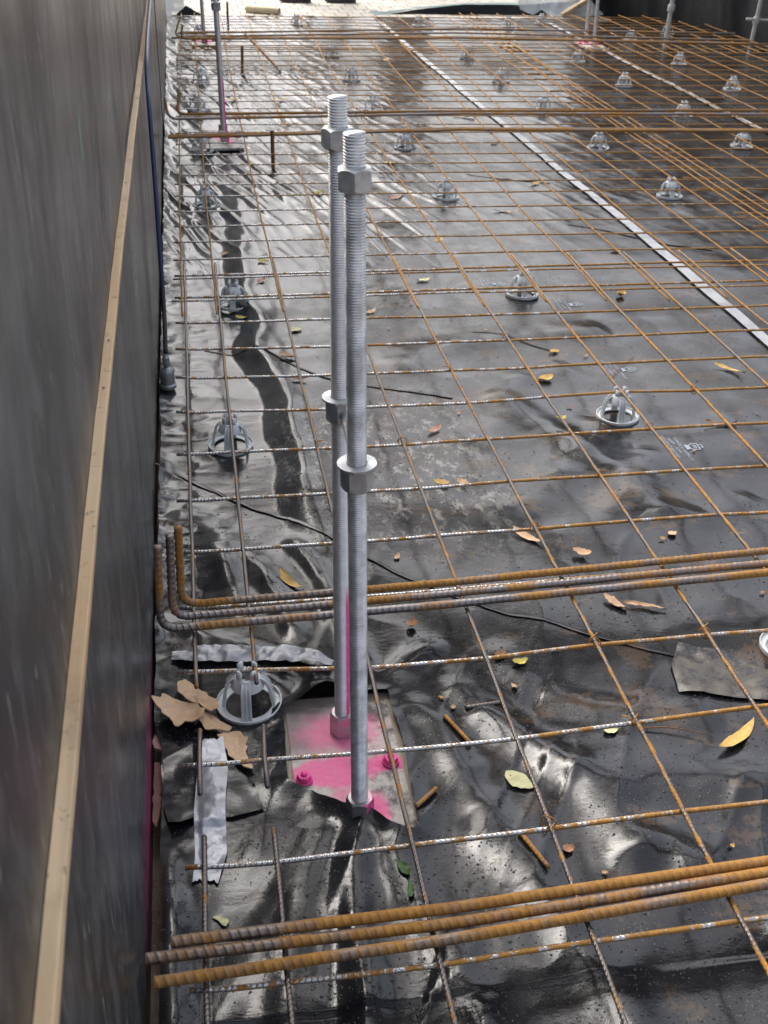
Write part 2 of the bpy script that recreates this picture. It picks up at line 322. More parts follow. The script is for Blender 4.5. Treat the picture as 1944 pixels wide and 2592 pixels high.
# value noise
def vn(x, y, seed=0):
    rs = np.random.RandomState(seed); tab = rs.rand(257, 257)
    xi = np.floor(x).astype(int); yi = np.floor(y).astype(int); fx = x-xi; fy = y-yi
    fx = fx*fx*fx*(fx*(fx*6-15)+10); fy = fy*fy*fy*(fy*(fy*6-15)+10); xi %= 256; yi %= 256
    a = tab[yi, xi]*(1-fx)+tab[yi, xi+1]*fx; b = tab[yi+1, xi]*(1-fx)+tab[yi+1, xi+1]*fx
    return a*(1-fy)+b*fy-.5
def fbm(x, y, seed=0, o=3, g=.5):
    s = 0; a = 1.
    for k in range(o): s = s+a*vn(x*2**k+k*17.3, y*2**k+k*9.1, seed+k); a *= g
    return s
def sst(t): t = np.clip(t, 0, 1); return t*t*(3-2*t)
def seg_dist(x, y, pts, closed=False):
    """distance to polyline, arclength at nearest point, nearest point, signed side"""
    p = np.asarray(pts, float); q = np.vstack([p, p[:1]]) if closed else p
    best = np.full(np.shape(x), 1e9); bs = np.zeros(np.shape(x)); bx = np.zeros(np.shape(x)); by = np.zeros(np.shape(x)); sd = np.zeros(np.shape(x)); acc = 0
    for a, b in zip(q[:-1], q[1:]):
        d = b-a; L = np.hypot(*d); t = np.clip(((x-a[0])*d[0]+(y-a[1])*d[1])/(L*L), 0, 1); px = a[0]+t*d[0]; py = a[1]+t*d[1]
        D = np.hypot(x-px, y-py); m = D < best; best = np.where(m, D, best); bs = np.where(m, acc+t*L, bs); bx = np.where(m, px, bx); by = np.where(m, py, by)
        sd = np.where(m, np.sign(d[0]*(y-a[1])-d[1]*(x-a[0])), sd); acc += L
    return best, bs, bx, by, sd
def inside(x, y, pts):
    p = np.asarray(pts, float); c = np.zeros(np.shape(x), bool)
    for (x1, y1), (x2, y2) in zip(p, np.roll(p, -1, 0)):
        with np.errstate(divide='ignore', invalid='ignore'): c ^= ((y1 > y) != (y2 > y)) & (x < (x2-x1)*(y-y1)/(y2-y1+1e-12)+x1)
    return c

# ------------------------------------------------------------------ ground, paving
WALLX = -.077
tag(link('ground', mesh('ground', [(-80, -60, -.075), (80, -60, -.075), (80, 120, -.075), (-80, 120, -.075)], [(0, 1, 2, 3)]), EARTH), 'damp brown earth', None, kind='structure')
pv = tag(link('pavement', box('pavement', 40, 30, .07, c=(8, 24.30, -.040)), PAVE_FAR), 'pale cream brick paving beyond the slab', None, kind='structure')
pm = auto(box('paver', .112, .232, .05, .003))
for r in range(7):
    for c in range(31):
        o = link('paver', pm, PAVER, pv, smooth=False); o.location = (.02+c*.116+(r % 2)*.058, 9.43+r*.236, -.020+random.uniform(-.0012, .0012)); o.rotation_euler = (random.uniform(-.004, .004), random.uniform(-.006, .006), random.uniform(-.006, .006))

# ------------------------------------------------------------------ black ground sheet
HOLE0 = [(.145, .583), (.184, .589), (.233, .599), (.282, .601), (.331, .605), (.328, .553), (.334, .482), (.327, .387), (.322, .273), (.298, .278), (.279, .290), (.261, .312), (.242, .322), (.215, .338), (.190, .365), (.163, .389), (.136, .400)]
def ragged(poly, amp, ds, seed):
    p = np.vstack([poly, poly[:1]]); q, s = resample(np.c_[p, np.zeros(len(p))], ds); q = q[:-1, :2]; rs = np.random.RandomState(seed)
    d = np.convolve(np.r_[rs.randn(len(q))], [.25, .5, .25], 'same'); c = q.mean(0); n = (q-c)/np.linalg.norm(q-c, axis=1)[:, None]
    return q+n*d[:, None]*amp
HOLE = ragged(HOLE0, .0008, .007, 3)
SEAM = [(-.2, 1.62), (-.076, 1.511), (.009, 1.411), (.11, 1.299), (.226, 1.193), (.363, 1.017), (.444, .931), (.561, .821), (.682, .753), (.757, .70), (.867, .63), (1.026, .562), (1.4, .44), (2.2, .2)]
SEAM2 = [(.05, 2.20), (.129, 2.155), (.209, 2.147), (.304, 2.005), (.396, 1.902), (.526, 1.828), (.7, 1.76)]
BAND = [(.19, 4.4), (.191, 3.498), (.168, 2.989), (.165, 2.614), (.189, 2.367), (.163, 2.152), (.213, 1.92), (.224, 1.664), (.220, 1.354), (.225, 1.189), (.255, 1.004), (.281, .84), (.30, .70)]
BANDS = spline([(a, b, 0) for a, b in BAND], 6)[:, :2]
RIDGES = [  # polyline, half width, height
    ([(.235, .31), (.215, .20), (.205, .10), (.20, -.3)], .022, .020), ([(.26, .29), (.30, .17), (.34, .0), (.37, -.25)], .028, .014),
    ([(.19, .34), (.14, .22), (.11, .06), (.09, -.2)], .03, .012), ([(.36, .60), (.40, .48), (.42, .36), (.47, .22), (.50, .10)], .026, .013),
    ([(.44, .64), (.50, .50), (.60, .38), (.70, .30)], .03, .012), ([(.52, .72), (.63, .56), (.74, .50), (.9, .47)], .035, .012), ([(.40, .30), (.45, .18), (.52, .0), (.56, -.2)], .03, .012),
    ([(.62, .24), (.75, .12), (.85, -.05)], .04, .014), ([(.20, 1.15), (.26, .95), (.28, .78), (.30, .64)], .02, .016), ([(.11, 1.1), (.16, .92), (.19, .76)], .022, .014), ([(.02, 1.15), (.07, 1.0), (.08, .85)], .022, .012),
    ([(-.06, .86), (.03, .80), (.14, .73), (.22, .66)], .014, .010), ([(.10, .70), (.14, .64), (.15, .60)], .02, .014), ([(.34, .62), (.38, .68), (.46, .74)], .022, .012),
    ([(.62, 1.18), (.78, 1.22), (.93, 1.42), (1.06, 1.62)], .045, .016), ([(.74, 1.05), (.88, 1.10), (1.02, 1.25), (1.13, 1.45)], .04, .012), ([(.66, 1.48), (.8, 1.62), (.9, 1.85), (1.1, 1.98)], .05, .014), ([(1.0, 1.15), (1.15, 1.1), (1.3, 1.2)], .04, .010),
    ([(.80, 1.80), (.93, 1.52), (1.02, 1.28), (1.05, 1.08)], .05, .018), ([(.55, 1.95), (.75, 2.1), (1.0, 2.2), (1.3, 2.2)], .06, .018), ([(.60, .42), (.72, .36), (.95, .30), (1.2, .3)], .045, .018), ([(.46, .56), (.56, .44), (.62, .30), (.64, .15)], .035, .016), ([(1.2, .95), (1.35, .8), (1.5, .7)], .05, .016),
    ([(-.07, 1.25), (.02, 1.24), (.07, 1.12), (.05, .95)], .03, .014), ([(-.05, .30), (-.045, .15), (-.04, -.1)], .02, .018)]
def hmem(x, y):
    x = np.asarray(x, float); y = np.asarray(y, float)
    h = (.016-.011*sst((x-.9)/.7)*sst((y-2.0)/1.0))*fbm(x/.50, y/.50, 1, 2)+(1-.6*sst((x-.9)/.7)*sst((y-2.0)/1.0))*.0062*fbm(x/.17+3, y/.21, 5, 2)
    # crumpled folds, stretched across the slope
    ca, sa = math.cos(1.05), math.sin(1.05); u = x*ca+y*sa; v = -x*sa+y*ca
    near = sst((1.5-y)/1.0); rid = 1-np.abs(fbm(u/.34+7, v/.12+2, 9, 2))*2.4
    h = h+near*.0050*np.clip(rid, 0, 1)**2+.0008*fbm(u/.10, v/.035, 21, 2)*(.35+.65*near)
    lw = np.exp(-np.clip(x+.07, 0, 9)/.10)
    rid2 = 1-np.abs(fbm(x/.13+.3*fbm(x/.06, y/.05, 33, 1), y/.055, 31, 2))*2.2
    h = h+(.25+.75*sst((y-.7)/.5))*lw*.0055*np.clip(rid2, 0, 1)**1.5
    rid3 = 1-np.abs(fbm(x/.20+9, y/.33+x/.10, 41, 3))*2.6
    far = sst((y-2.6)/1.2); h = h+far*(.25+.75*sst((1.3-x)/.5))*.0125*np.clip(rid3, 0, 1)**2+far*.0022*fbm(x/.07, y/.12, 45, 2)*(.3+.7*sst((1.3-x)/.5))
    d, s, bx, by, sd = seg_dist(x, y, BANDS)
    d2 = -d*sd*-1.0; side = np.where(x > bx, d, -d); amp = sst((y-.9)/.5)*sst((4.3-y)/.8)
    wob = .020*vn(y/.09, y*0+3.3, 55)
    h = h+amp*(-.016+.022*sst((side+wob+.040)/.080)+.007*np.exp(-((side-.044+wob)/.020)**2)*(.6+.8*vn(y/.11, y*0+7.7, 57)))
    for p, wd, a in RIDGES:
        d, s, *_ = seg_dist(x, y, spline([(i, j, 0) for i, j in p], 4)[:, :2]); L = np.hypot(*np.diff(np.array(p), axis=0).T).sum()
        h = h+.85*a*np.exp(-(d/(wd*1.12))**2)*np.clip(np.minimum(s, L-s)/.05+.15, 0, 1)*(.8+.5*vn(s/.06, s*0+len(p), 61))
    d, s, *_ = seg_dist(x, y, HOLE0, True); ins = inside(x, y, HOLE0); front = sst((.40-y)/.06); back = sst((y-.575)/.02)
    lift = .006+.010*(vn(s/.05, s*0+1.5, 71)+.5)+front*(.013*np.exp(-((x-.245)/.06)**2))+back*.030*np.exp(-((x-.215)/.035)**2)
    h = h+lift*np.exp(-d/.03)
    return h
xs = np.r_[np.arange(0, 1.15, .0055), np.geomspace(1.15, 4.45, 190)]; xs = np.unique(np.round(xs, 5))
ys = np.r_[np.arange(-.42, 1.75, .0055), np.arange(1.75, 4.0, .011), np.arange(4.0, 9.42, .024)]
X, Y = np.meshgrid(xs, ys)
edge = -.072+.014*sst((.58-Y)/.08)+.006*vn(Y/.06, Y*0, 81)
X = edge+X*(1-edge*0); X = np.where(X > 4.4, 4.4, X)
yend = 9.24+.05*fbm(X/.3, X*0, 85, 2)
Yw = np.where(Y > 8.5, 8.5+(Y-8.5)*(yend-8.5)/(9.41-8.5), Y)
ins = inside(X, Yw, HOLE); fk = ~(ins[:-1, :-1] & ins[1:, :-1] & ins[:-1, 1:] & ins[1:, 1:])
_, _, bx, by, _ = seg_dist(X, Yw, HOLE, True); X = np.where(ins, bx, X); Yw = np.where(ins, by, Yw)
Z = hmem(X, Yw); dl = X-edge; Z = Z+.018*np.exp(-dl/.018)*(.6+.9*vn(Yw/.05, Yw*0+8, 83))*sst((Yw-.55)/.15)
Z = Z+.02*np.exp(-(yend-Yw)/.10)*(.5+vn(X/.16, X*0+5, 87))*(Yw > 8.3)
Z = np.maximum(Z, -.060)
sheet = tag(link('ground_sheet', grid_mesh('ground_sheet', np.stack([X, Yw, Z], -1), fk), MEM), 'wet wrinkled black plastic sheet spread under all the steel mesh', 'plastic sheet')
def hz(x, y): return float(hmem(np.array([x]), np.array([y]))[0])

# overlapping edges of the sheets, lifted a little along their near side
def lap(name, line, wd, lift):
    p, s = resample(spline([(a, b, 0) for a, b in line], 8), .008); T = np.gradient(p, axis=0); T /= np.linalg.norm(T, axis=1)[:, None]; Nn = np.stack([-T[:, 1], T[:, 0]], 1)
    u = np.array([0, .1, .3, .5, .75, 1.])*wd; j = .0015*np.convolve(np.random.RandomState(len(line)).randn(len(p)), [.2, .3, .3, .2], 'same')
    X_ = p[:, 0][:, None]+Nn[:, 0][:, None]*(u+j[:, None]); Y_ = p[:, 1][:, None]+Nn[:, 1][:, None]*(u+j[:, None])
    lf = lift*(.35+.9*np.clip(vn(s/.09, s*0, 95)+.5, 0, 1)); Z_ = hmem(X_, Y_)+.0008+lf[:, None]*(1-sst(u/wd))[None]; Z_[:, -1] -= .002
    link(name, grid_mesh(name, np.stack([X_, Y_, Z_], -1)), MEM, sheet)
lap('overlap_edge', SEAM, .012, .0026); lap('overlap_edge', SEAM2, .010, .0020)
lap('overlap_edge', [(.86, 2.22), (.97, 2.16), (1.08, 2.06)], .010, .0015); lap('overlap_edge', [(1.50, 3.28), (1.62, 3.20), (1.78, 3.02), (1.95, 2.92)], .014, .002); lap('overlap_edge', [(1.28, 4.1), (1.42, 4.0), (1.62, 3.92)], .014, .002)

# print on the sheet
def text_mesh(name, body, size, loc, rot, parent, mat):
    c = bpy.data.curves.new(name, 'FONT'); c.body = body; c.size = size; c.align_x = 'LEFT'; c.fill_mode = 'FRONT'; c.resolution_u = 2
    t = bpy.data.objects.new(name+'_curve', c); COL.objects.link(t); dg = bpy.context.evaluated_depsgraph_get(); me = bpy.data.meshes.new_from_object(t.evaluated_get(dg)); bpy.data.objects.remove(t)
    R = Matrix.Rotation(rot, 3, 'Z'); co = np.array([(R @ v.co) for v in me.vertices])+np.array([loc[0], loc[1], 0]); co[:, 2] = hmem(co[:, 0], co[:, 1])+.0012
    me.vertices.foreach_set('co', co.ravel()); me.name = name; me.update(); return link(name, me, mat, parent, smooth=False)
def print_block(x, y, s=1.):
    text_mesh('printed_text', 'CONCRETE UNDERLAY', .0115*s, (x, y, 0), -math.pi/2, sheet, PRINT)
    text_mesh('printed_text', 'AS2870      0.2MM', .011*s, (x-.014*s, y, 0), -math.pi/2, sheet, PRINT)
    text_mesh('printed_text', 'HIGH IMPACT RESISTANT', .0105*s, (x-.028*s, y+.015, 0), -math.pi/2, sheet, PRINT)
    # drum-like emblem: tapered body, open frame head and a bar on top
    ex, ey = x+.012*s, y-.055*s
    def bar(a, b, wd): 
        a = np.array(a)*s; b = np.array(b)*s; d = (b-a)/np.linalg.norm(b-a); n = np.array([-d[1], d[0]])*wd*s/2; return [a-n, b-n, b+n, a+n]
    polys = [[np.array(q)*s for q in ((0, -.014), (0, .014), (.012, .009), (.012, -.009))], bar((.012, -.008), (.020, -.016), .0025), bar((.012, .008), (.020, .016), .0025), bar((.020, -.016), (.034, -.015), .0028), bar((.020, .016), (.034, .015), .0028), bar((.034, -.016), (.034, .016), .003), bar((.034, -.005), (.043, -.007), .0022), bar((.034, .005), (.043, .007), .0022), bar((.043, -.009), (.043, .009), .0028), bar((.022, -.010), (.022, .011), .003), bar((.027, -.011), (.027, .009), .003)]
    V = []; F = []
    for p in polys:
        F.append(list(range(len(V), len(V)+len(p)))); V += [(ex+q[0], ey+q[1], 0) for q in p]
    V = np.array(V); V[:, 2] = hmem(V[:, 0], V[:, 1])+.0015; link('printed_emblem', mesh('printed_emblem', V, F), PRINT, sheet, smooth=False)
for (px, py) in ((1.208, 1.474), (1.222, 1.975), (1.228, 2.49), (1.022, 2.70)): print_block(px, py)

# ------------------------------------------------------------------ formwork wall on the left
wall = empty('formwork_wall', (WALLX, 1.5, 0), 'dark film-faced plywood formwork wall along the left side', 'formwork')
def wall_panel(bounds, mat):
    """bounds: (y, z) outline of the face; thickness runs into -X"""
    n = len(bounds); V = [(0, y-1.5, z) for y, z in bounds]+[(-.017, y-1.5, z) for y, z in bounds]
    F = [list(range(n)), list(range(2*n-1, n-1, -1))]+[(i, i+n, (i+1) % n+n, (i+1) % n) for i in range(n)]
    bm = bmesh.new(); bm.from_mesh(mesh('t', V, F)); bmesh.ops.recalc_face_normals(bm, faces=bm.faces); me = bpy.data.meshes.new('panel'); bm.to_mesh(me); bm.free()
    return link('panel', me, mat, wall, smooth=False)
J = [(1.10, -.07), (1.12, .10), (1.19, .40), (1.26, .73), (1.45, .88), (1.69, .986), (2.1, 1.14), (2.4, 1.24)]
p1 = wall_panel([(-1.6, -.07)]+J+[(-1.6, 1.24)], PLY_NEAR)
p2 = wall_panel([(5.0, -.07), (5.0, 1.24)]+[(y+.004, z) for y, z in J[::-1]], PLY_FAR); p2.location.x = -.004
p3 = wall_panel([(5.006, -.07), (9.25, -.07), (9.25, 1.24), (5.006, 1.24)], PLY_FAR)
BAT = [(-1.4, .58, .030), (-.9, .63, .026), (-.44, .667, .021), (-.344, .682, .015), (-.12, .698, .013), (.171, .715, .010), (.7, .733, .012), (1.49, .746, .009), (3.0, .755, .008), (7.5, .765, .008)]
V = []; F = []
ysb = np.linspace(-1.4, 7.5, 180); B = np.array(BAT)
for k, yy in enumerate(ysb):
    zb = np.interp(yy, B[:, 0], B[:, 1])+.0012*math.sin(yy*9)+.0008*math.sin(yy*31); hh = np.interp(yy, B[:, 0], B[:, 2]); t = .012
    V += [(.0005, yy-1.5, zb), (t-.0008, yy-1.5, zb), (t, yy-1.5, zb+.0008), (t, yy-1.5, zb+hh-.001), (t-.001, yy-1.5, zb+hh), (.0005, yy-1.5, zb+hh)]
    if k: 
        a = 6*(k-1); b = 6*k; F += [(a+q, a+(q+1) % 6, b+(q+1) % 6, b+q) for q in range(6)]
F += [(5, 4, 3, 2, 1, 0), tuple(6*179+q for q in range(6))]
bat = link('batten', mesh('batten', V, F), PINE, wall, smooth=False); bat['label'] = 'pale pine batten nailed along the dark wall'
nm = lathe('nail', [(.0001, .0009), (.0016, .0008), (.0019, 0)], 10)
for yy in (.46, .33, 1.15):
    o = link('nail', nm, NAIL, bat); o.location = (.0065, yy-1.5, np.interp(yy, B[:, 0], B[:, 1]+B[:, 2])+.0012)

# ------------------------------------------------------------------ steel mesh sheets
TR, LR = .0038, .0038
ZT, ZL = .0745, .0821
def wob(n, amp, seed): 
    rs = np.random.RandomState(seed); k = rs.randn(n)*amp; return np.convolve(np.r_[k[0], k, k[-1]], [.25, .5, .25], 'valid')
def sag(x, y): return .006*fbm(np.array([x/.9]), np.array([y/.9]), 91, 2)[0]
wid = [0]
def wire(parent, pts, z, mat, r=None, amp=.0016):
    r = r or (TR if parent.name == 'reinforcing_mesh' else .0031)
    wid[0] += 1; p, s = resample([(a, b, 0) for a, b in pts], .06); p[:, 0] += wob(len(p), amp, wid[0]); p[:, 1] += wob(len(p), amp, wid[0]+5000)
    p[:, 2] = z+.008*fbm(p[:, 0]/.9, p[:, 1]/.9, 91, 2)+wob(len(p), .0006, wid[0]+9000)
    link('wire', sweep('wire', p, r, 8, .03), mat, parent)
GX = [0, .1, .3, .5, .7, .9, 1.1, 1.3, 1.5, 1.7, 1.9, 2.1, 2.2, 2.3]
ROWA = {0: [(.009, .001), (.104, 0), (.292, -.002), (.495, .003), (.693, .009)], 1: [(.007, .193), (.102, .19), (.295, .194), (.497, .196), (.696, .203)],
 2: [(.004, .391), (.102, .391), (.294, .386), (.494, .385), (.699, .394), (.91, .406)], 3: [(.002, .617), (.102, .609), (.294, .592), (.498, .589), (.703, .597), (.908, .601)],
 5: [(.001, .989), (.098, .988), (.493, .99), (.698, .988), (.902, .995), (1.106, 1.0)], 6: [(0, 1.189), (.099, 1.188), (.29, 1.186), (.494, 1.182), (.697, 1.191), (.904, 1.19), (1.104, 1.192), (1.301, 1.192)],
 7: [(0, 1.401), (.098, 1.402), (.291, 1.395), (.493, 1.392), (.698, 1.397), (.907, 1.399), (1.11, 1.403), (1.31, 1.403)], 8: [(0, 1.613), (.102, 1.613), (.291, 1.601), (.494, 1.601), (.701, 1.6), (.911, 1.611), (1.119, 1.619), (1.309, 1.602)],
 9: [(.001, 1.817), (.099, 1.815), (.293, 1.808), (.496, 1.803), (.695, 1.802)], 10: [(.001, 2.006), (.101, 2.006), (.294, 2.001), (.502, 1.995), (.699, 1.994)], 11: [(.001, 2.202), (.099, 2.201), (.289, 2.203), (.697, 2.19)]}
shA = empty('reinforcing_mesh', (0, 0, 0), 'rusty steel reinforcing mesh sheet nearest the camera, around the paired bolts', 'steel mesh')
for i in range(-2, 14):
    y0 = {12: 2.41, 13: 2.606}.get(i, .2*i); p = list(ROWA.get(i, [(0, y0), (.3, y0-.002), (.9, y0+.003), (1.3, y0)])); yl = p[-1][1]
    p = [(p[0][0]-.028, p[0][1]+.001)]+p+[(1.7, yl-.004), (2.32, yl-.012)]
    wire(shA, p, ZT, WIRE_T, amp=.0008)
COLA = {0: .002, .1: .101, .3: .293, .5: .495, .7: .698, .9: .906, 1.1: 1.108, 1.3: 1.306, 1.5: 1.51, 1.7: 1.71, 1.9: 1.91, 2.1: 2.11, 2.2: 2.21, 2.3: 2.305}
for gx, cx in COLA.items():
    if gx == 0: segs = [(-.4, .243), (.324, .462), (.568, 2.695)]
    elif gx == .1: segs = [(-.4, .246), (.326, .460), (.565, 2.70)]
    else: segs = [(-.4, 2.71+random.uniform(-.01, .02))]
    for a, b in segs: wire(shA, [(cx+(.006*(a < .2) if gx == 0 else 0), a), (cx, (a+b)/2), (cx+.003, b)], ZL, WIRE_L, amp=.0009)
tie = sweep('tie', spline([(-.010, .008, .002), (-.006, .006, .010), (.0, .0, .0135), (.006, -.006, .010), (.007, -.007, -.004), (.0, .0, -.010), (-.006, .007, -.003), (-.004, .009, .006), (.004, .014, .010), (.010, .022, .008)], 5), .0011, 6, .004)
for k, (x, y) in enumerate(((.698, .597), (.698, .394), (.495, .203), (.906, 1.19), (.495, 1.393), (.698, 1.80), (1.108, 1.405), (.293, 1.395), (.906, 2.0), (1.306, 1.60), (.698, .988), (.906, .601))):
    o = link('tie', tie, WIRE_O, shA); o.location = (x, y, .078); o.rotation_euler = (0, 0, k*1.7)
BX = [-.005, .095, .288, .490, .692, .895, 1.096, 1.288, 1.484, 1.676, 1.868, 2.065, 2.17, 2.265]
BY = [2.378, 2.574, 2.763, 2.957, 3.138, 3.326, 3.53, 3.703, 3.861, 4.025, 4.195, 4.41, 4.632, 4.80, 5.0, 5.18, 5.363, 5.513, 5.669, 5.861, 6.022, 6.183, 6.345, 6.501, 6.671, 6.847, 7.02, 7.10, 7.18]
shB = empty('reinforcing_mesh', (0, 3, 0), 'long steel mesh sheet in the middle, left of the doubled seam', 'steel mesh')
def bwire(sh, pts, z, mat, amp=.0012): 
    o = sh.location; n0 = len(sh.children); wire(sh, pts, z, mat, amp=amp); ch = sh.children[-1]; ch.matrix_parent_inverse = Matrix.Translation(-Vector(o))
for j, y in enumerate(BY):
    x0 = .19 if abs(y-4.80) < .01 else -.03
    bwire(shB, [(x0+.01*(y-3)*.9, y), (.8, y+.004), (1.6, y-.018), (2.33+.01*(y-3), y-.03+.02*max(0, y-5))], ZT+.001, WIRE_T if j < 24 else WIRE_O)
for x in BX: bwire(shB, [(x, 2.235+random.uniform(-.02, .02)), (x, 3.3), (x+.012+.004*x, 5.2), (x+.028+.02*x, 7.3)], ZL+.0075, WIRE_O)
shC = empty('reinforcing_mesh', (2.2, 3, 0), 'rusted mesh sheet on the right, crossed by the second white tape', 'steel mesh')
for j in range(27):
    y = 2.44+.178*j; bwire(shC, [(2.13+random.uniform(-.01, .015), y), (3.0, y-.02), (4.38, y-.06)], ZT+.006, WIRE_O)
for x in (2.2, 2.3, 2.5, 2.7, 2.9, 3.1, 3.3, 3.5, 3.7, 3.9, 4.1, 4.3): bwire(shC, [(x, 2.3), (x+.01, 4.5), (x+.03+.01*(x-2), 7.35)], ZL+.012, WIRE_O)
shD = empty('reinforcing_mesh', (0, 7, 0), 'far steel mesh sheet by the cream paving and cardboard tube', 'steel mesh')
for j in range(11):
    y = 7.05+.165*j+(.03 if j < 3 else 0); bwire(shD, [(.03, y+random.uniform(-.01, .01)), (1.2, y+.02), (2.36, y)], ZT+.003, WIRE_O if j < 4 else WIRE_T)
for x in [b+.03+.02*b for b in BX]: bwire(shD, [(x, 6.9), (x+.02, 8.2), (x+.02, 8.74)], ZL+.010, WIRE_O)
shE = empty('reinforcing_mesh', (2.2, 7, 0), 'far right steel mesh sheet below the milky plastic film', 'steel mesh')
for j in range(12):
    y = 7.0+.165*j; bwire(shE, [(2.22, y), (3.2, y+.015), (min(4.3, 4.5-.04*j), y-.02)], ZT+.009, WIRE_O)
for x in (2.28, 2.38, 2.6, 2.82, 3.03, 3.24, 3.45, 3.66, 3.87, 4.05, 4.22): bwire(shE, [(x, 6.9), (x+.02, 8.2), (x+.03, 8.86 if x < 3.9 else 8.5)], ZL+.015, WIRE_O)

# ------------------------------------------------------------------ thick deformed bars
def ribs(pitch, amp):
    def f(s, th):
        side = np.abs(np.sin(th)); ph = s/pitch+0.7*np.abs(((th/math.pi) % 2)-1)+.25*np.sign(np.sin(th))
        r = sst((np.cos(2*math.pi*ph)-.45)/.45)*np.clip(side*1.4, 0, 1)
        return amp*np.maximum(r, .8*(side < .22))
    return f
def bar(pts, mat, label, group, r=.0067, ds=.0016, segs=18, amp=.0012, pitch=.0118, rad=None):
    p = fillet(pts, rad, 10) if rad else pts
    p, s = resample(p, .05 if not rad else .012); p[:, 2] += wob(len(p), .0004, len(label)+int(p[0][1]*100)); 
    me = sweep('rebar', p, r, segs, ds, ribs(pitch, amp), rot=random.uniform(.5, 1.1)); o = link('rebar', me, mat); 
    c = Vector(p[0]); me.transform(Matrix.Translation(-c)); o.location = c
    return tag(o, label, 'rebar', group)
ZB = .0958
G1, G2, G3, G4 = 'bars of the front bundle', 'hooked bars behind the bolts', 'bars across the middle distance', 'bars across the far end'
bar([(-.039, .058, ZB+.004), (.324, .060, ZB+.004), (.769, .078, ZB+.002), (2.4, .13, ZB)], REBAR_O, 'thick rusty bar of the front bundle, farthest of its three, with shortest left end', G1)
bar([(-.070, .041, ZB), (.319, .0395, ZB), (.761, .061, ZB), (2.4, .112, ZB)], REBAR_O, 'middle thick rusty bar of the front bundle, its end touching the dark wall', G1)
bar([(-.059, .006, ZB), (.314, .0165, ZB), (.752, .043, ZB), (2.4, .094, ZB)], REBAR_O, 'nearest thick rusty bar to the camera in the front bundle', G1)
bar([(-.049, .720, .262), (-.056, .7115, ZB), (.466, .723, ZB), (1.095, .749, ZB), (2.5, .80, ZB)], REBAR_G, 'hooked grey bar behind the bolts, nearest of the three upturned ends', G2, rad=.034)
bar([(-.029, .752, .263), (-.035, .743, ZB), (.473, .755, ZB), (1.111, .780, ZB), (2.5, .83, ZB)], REBAR_G, 'middle of the three hooked bars behind the bolts', G2, rad=.034)
bar([(-.015, .785, .258), (-.019, .776, ZB+.003), (.480, .788, ZB+.002), (1.131, .822, ZB), (2.5, .872, ZB)], REBAR_O, 'rustiest hooked bar behind the bolts, farthest of the three', G2, rad=.034)
FAR = dict(ds=.0042, segs=10, amp=.0012, pitch=.0125)
ZB2 = ZB+.008
bar([(.018, 5.0, .19), (-.012, 4.915, ZB2), (1.433, 4.964, ZB2), (3.144, 4.955, ZB2), (4.35, 4.95, ZB2)], REBAR_O, 'hooked bar in the middle distance, farthest of the group', G3, rad=.05, **FAR)
bar([(-.058, 4.84, .195), (-.05, 4.805, ZB2), (1.426, 4.905, ZB2), (3.094, 4.851, ZB2), (4.35, 4.82, ZB2)], REBAR_G, 'grey hooked bar in the middle distance, its upturned end at the wall', G3, rad=.05, **FAR)
bar([(-.05, 4.416, ZB2), (1.337, 4.537, ZB2), (2.903, 4.461, ZB2), (4.35, 4.40, ZB2)], REBAR_O, 'straight brown bar crossing just past the bolt tops', G3, **FAR)
bar([(-.045, 4.446, ZB2), (1.337, 4.560, ZB2), (2.903, 4.482, ZB2), (4.35, 4.425, ZB2)], REBAR_O, 'straight brown bar lying right behind its twin past the bolt tops', G3, **FAR)
bar([(.015, 7.60, ZB2), (2.098, 7.916, ZB2), (4.244, 7.78, ZB2)], REBAR_G, 'farthest grey bar across the far end of the slab', G4, **FAR)
bar([(.03, 7.52, .20), (-.01, 7.44, ZB2), (2.051, 7.709, ZB2), (4.20, 7.42, ZB2)], REBAR_G, 'second farthest bar across the far end, hooked at the wall', G4, rad=.05, **FAR)
bar([(-.03, 7.381, ZB2), (2.004, 7.502, ZB2), (4.103, 7.29, ZB2)], REBAR_O, 'nearest brown bar across the far end of the slab', G4, **FAR)
bar([(.05, 7.36, .19), (.03, 7.33, ZB2), (2.0, 7.46, ZB2), (4.25, 7.24, ZB2)], REBAR_O, 'hooked rusty bar just in front of the far end bundle', G4, rad=.05, **FAR)

# upright and leaning pegs
def peg(a, b, label, r=.008): 
    me = sweep('peg', [a, b], r, 10, .006, ribs(.012, .0012)); me.transform(Matrix.Translation(-Vector(a))); o = link('rebar_peg', me, STAKE); o.location = a; tag(o, label, 'rebar peg', 'short upright pegs')
peg((.415, 4.261, -.03), (.414, 4.262, .165), 'short rusty peg standing left of the bolt tops, mid distance')
peg((.399, 6.546, -.03), (.405, 6.546, .176), 'short upright rusty peg beside the leaning rod, far left')
peg((.644, 6.628, .02), (.474, 7.45, .12), 'rusty rod leaning from the far bars down to the sheet')
peg((.40, 8.55, -.03), (.40, 8.55, .20), 'rusty peg at the far end near the cardboard tube')
peg((4.08, 8.75, -.03), (4.08, 8.75, .19), 'rusty peg against the black lining at the far right', .007)

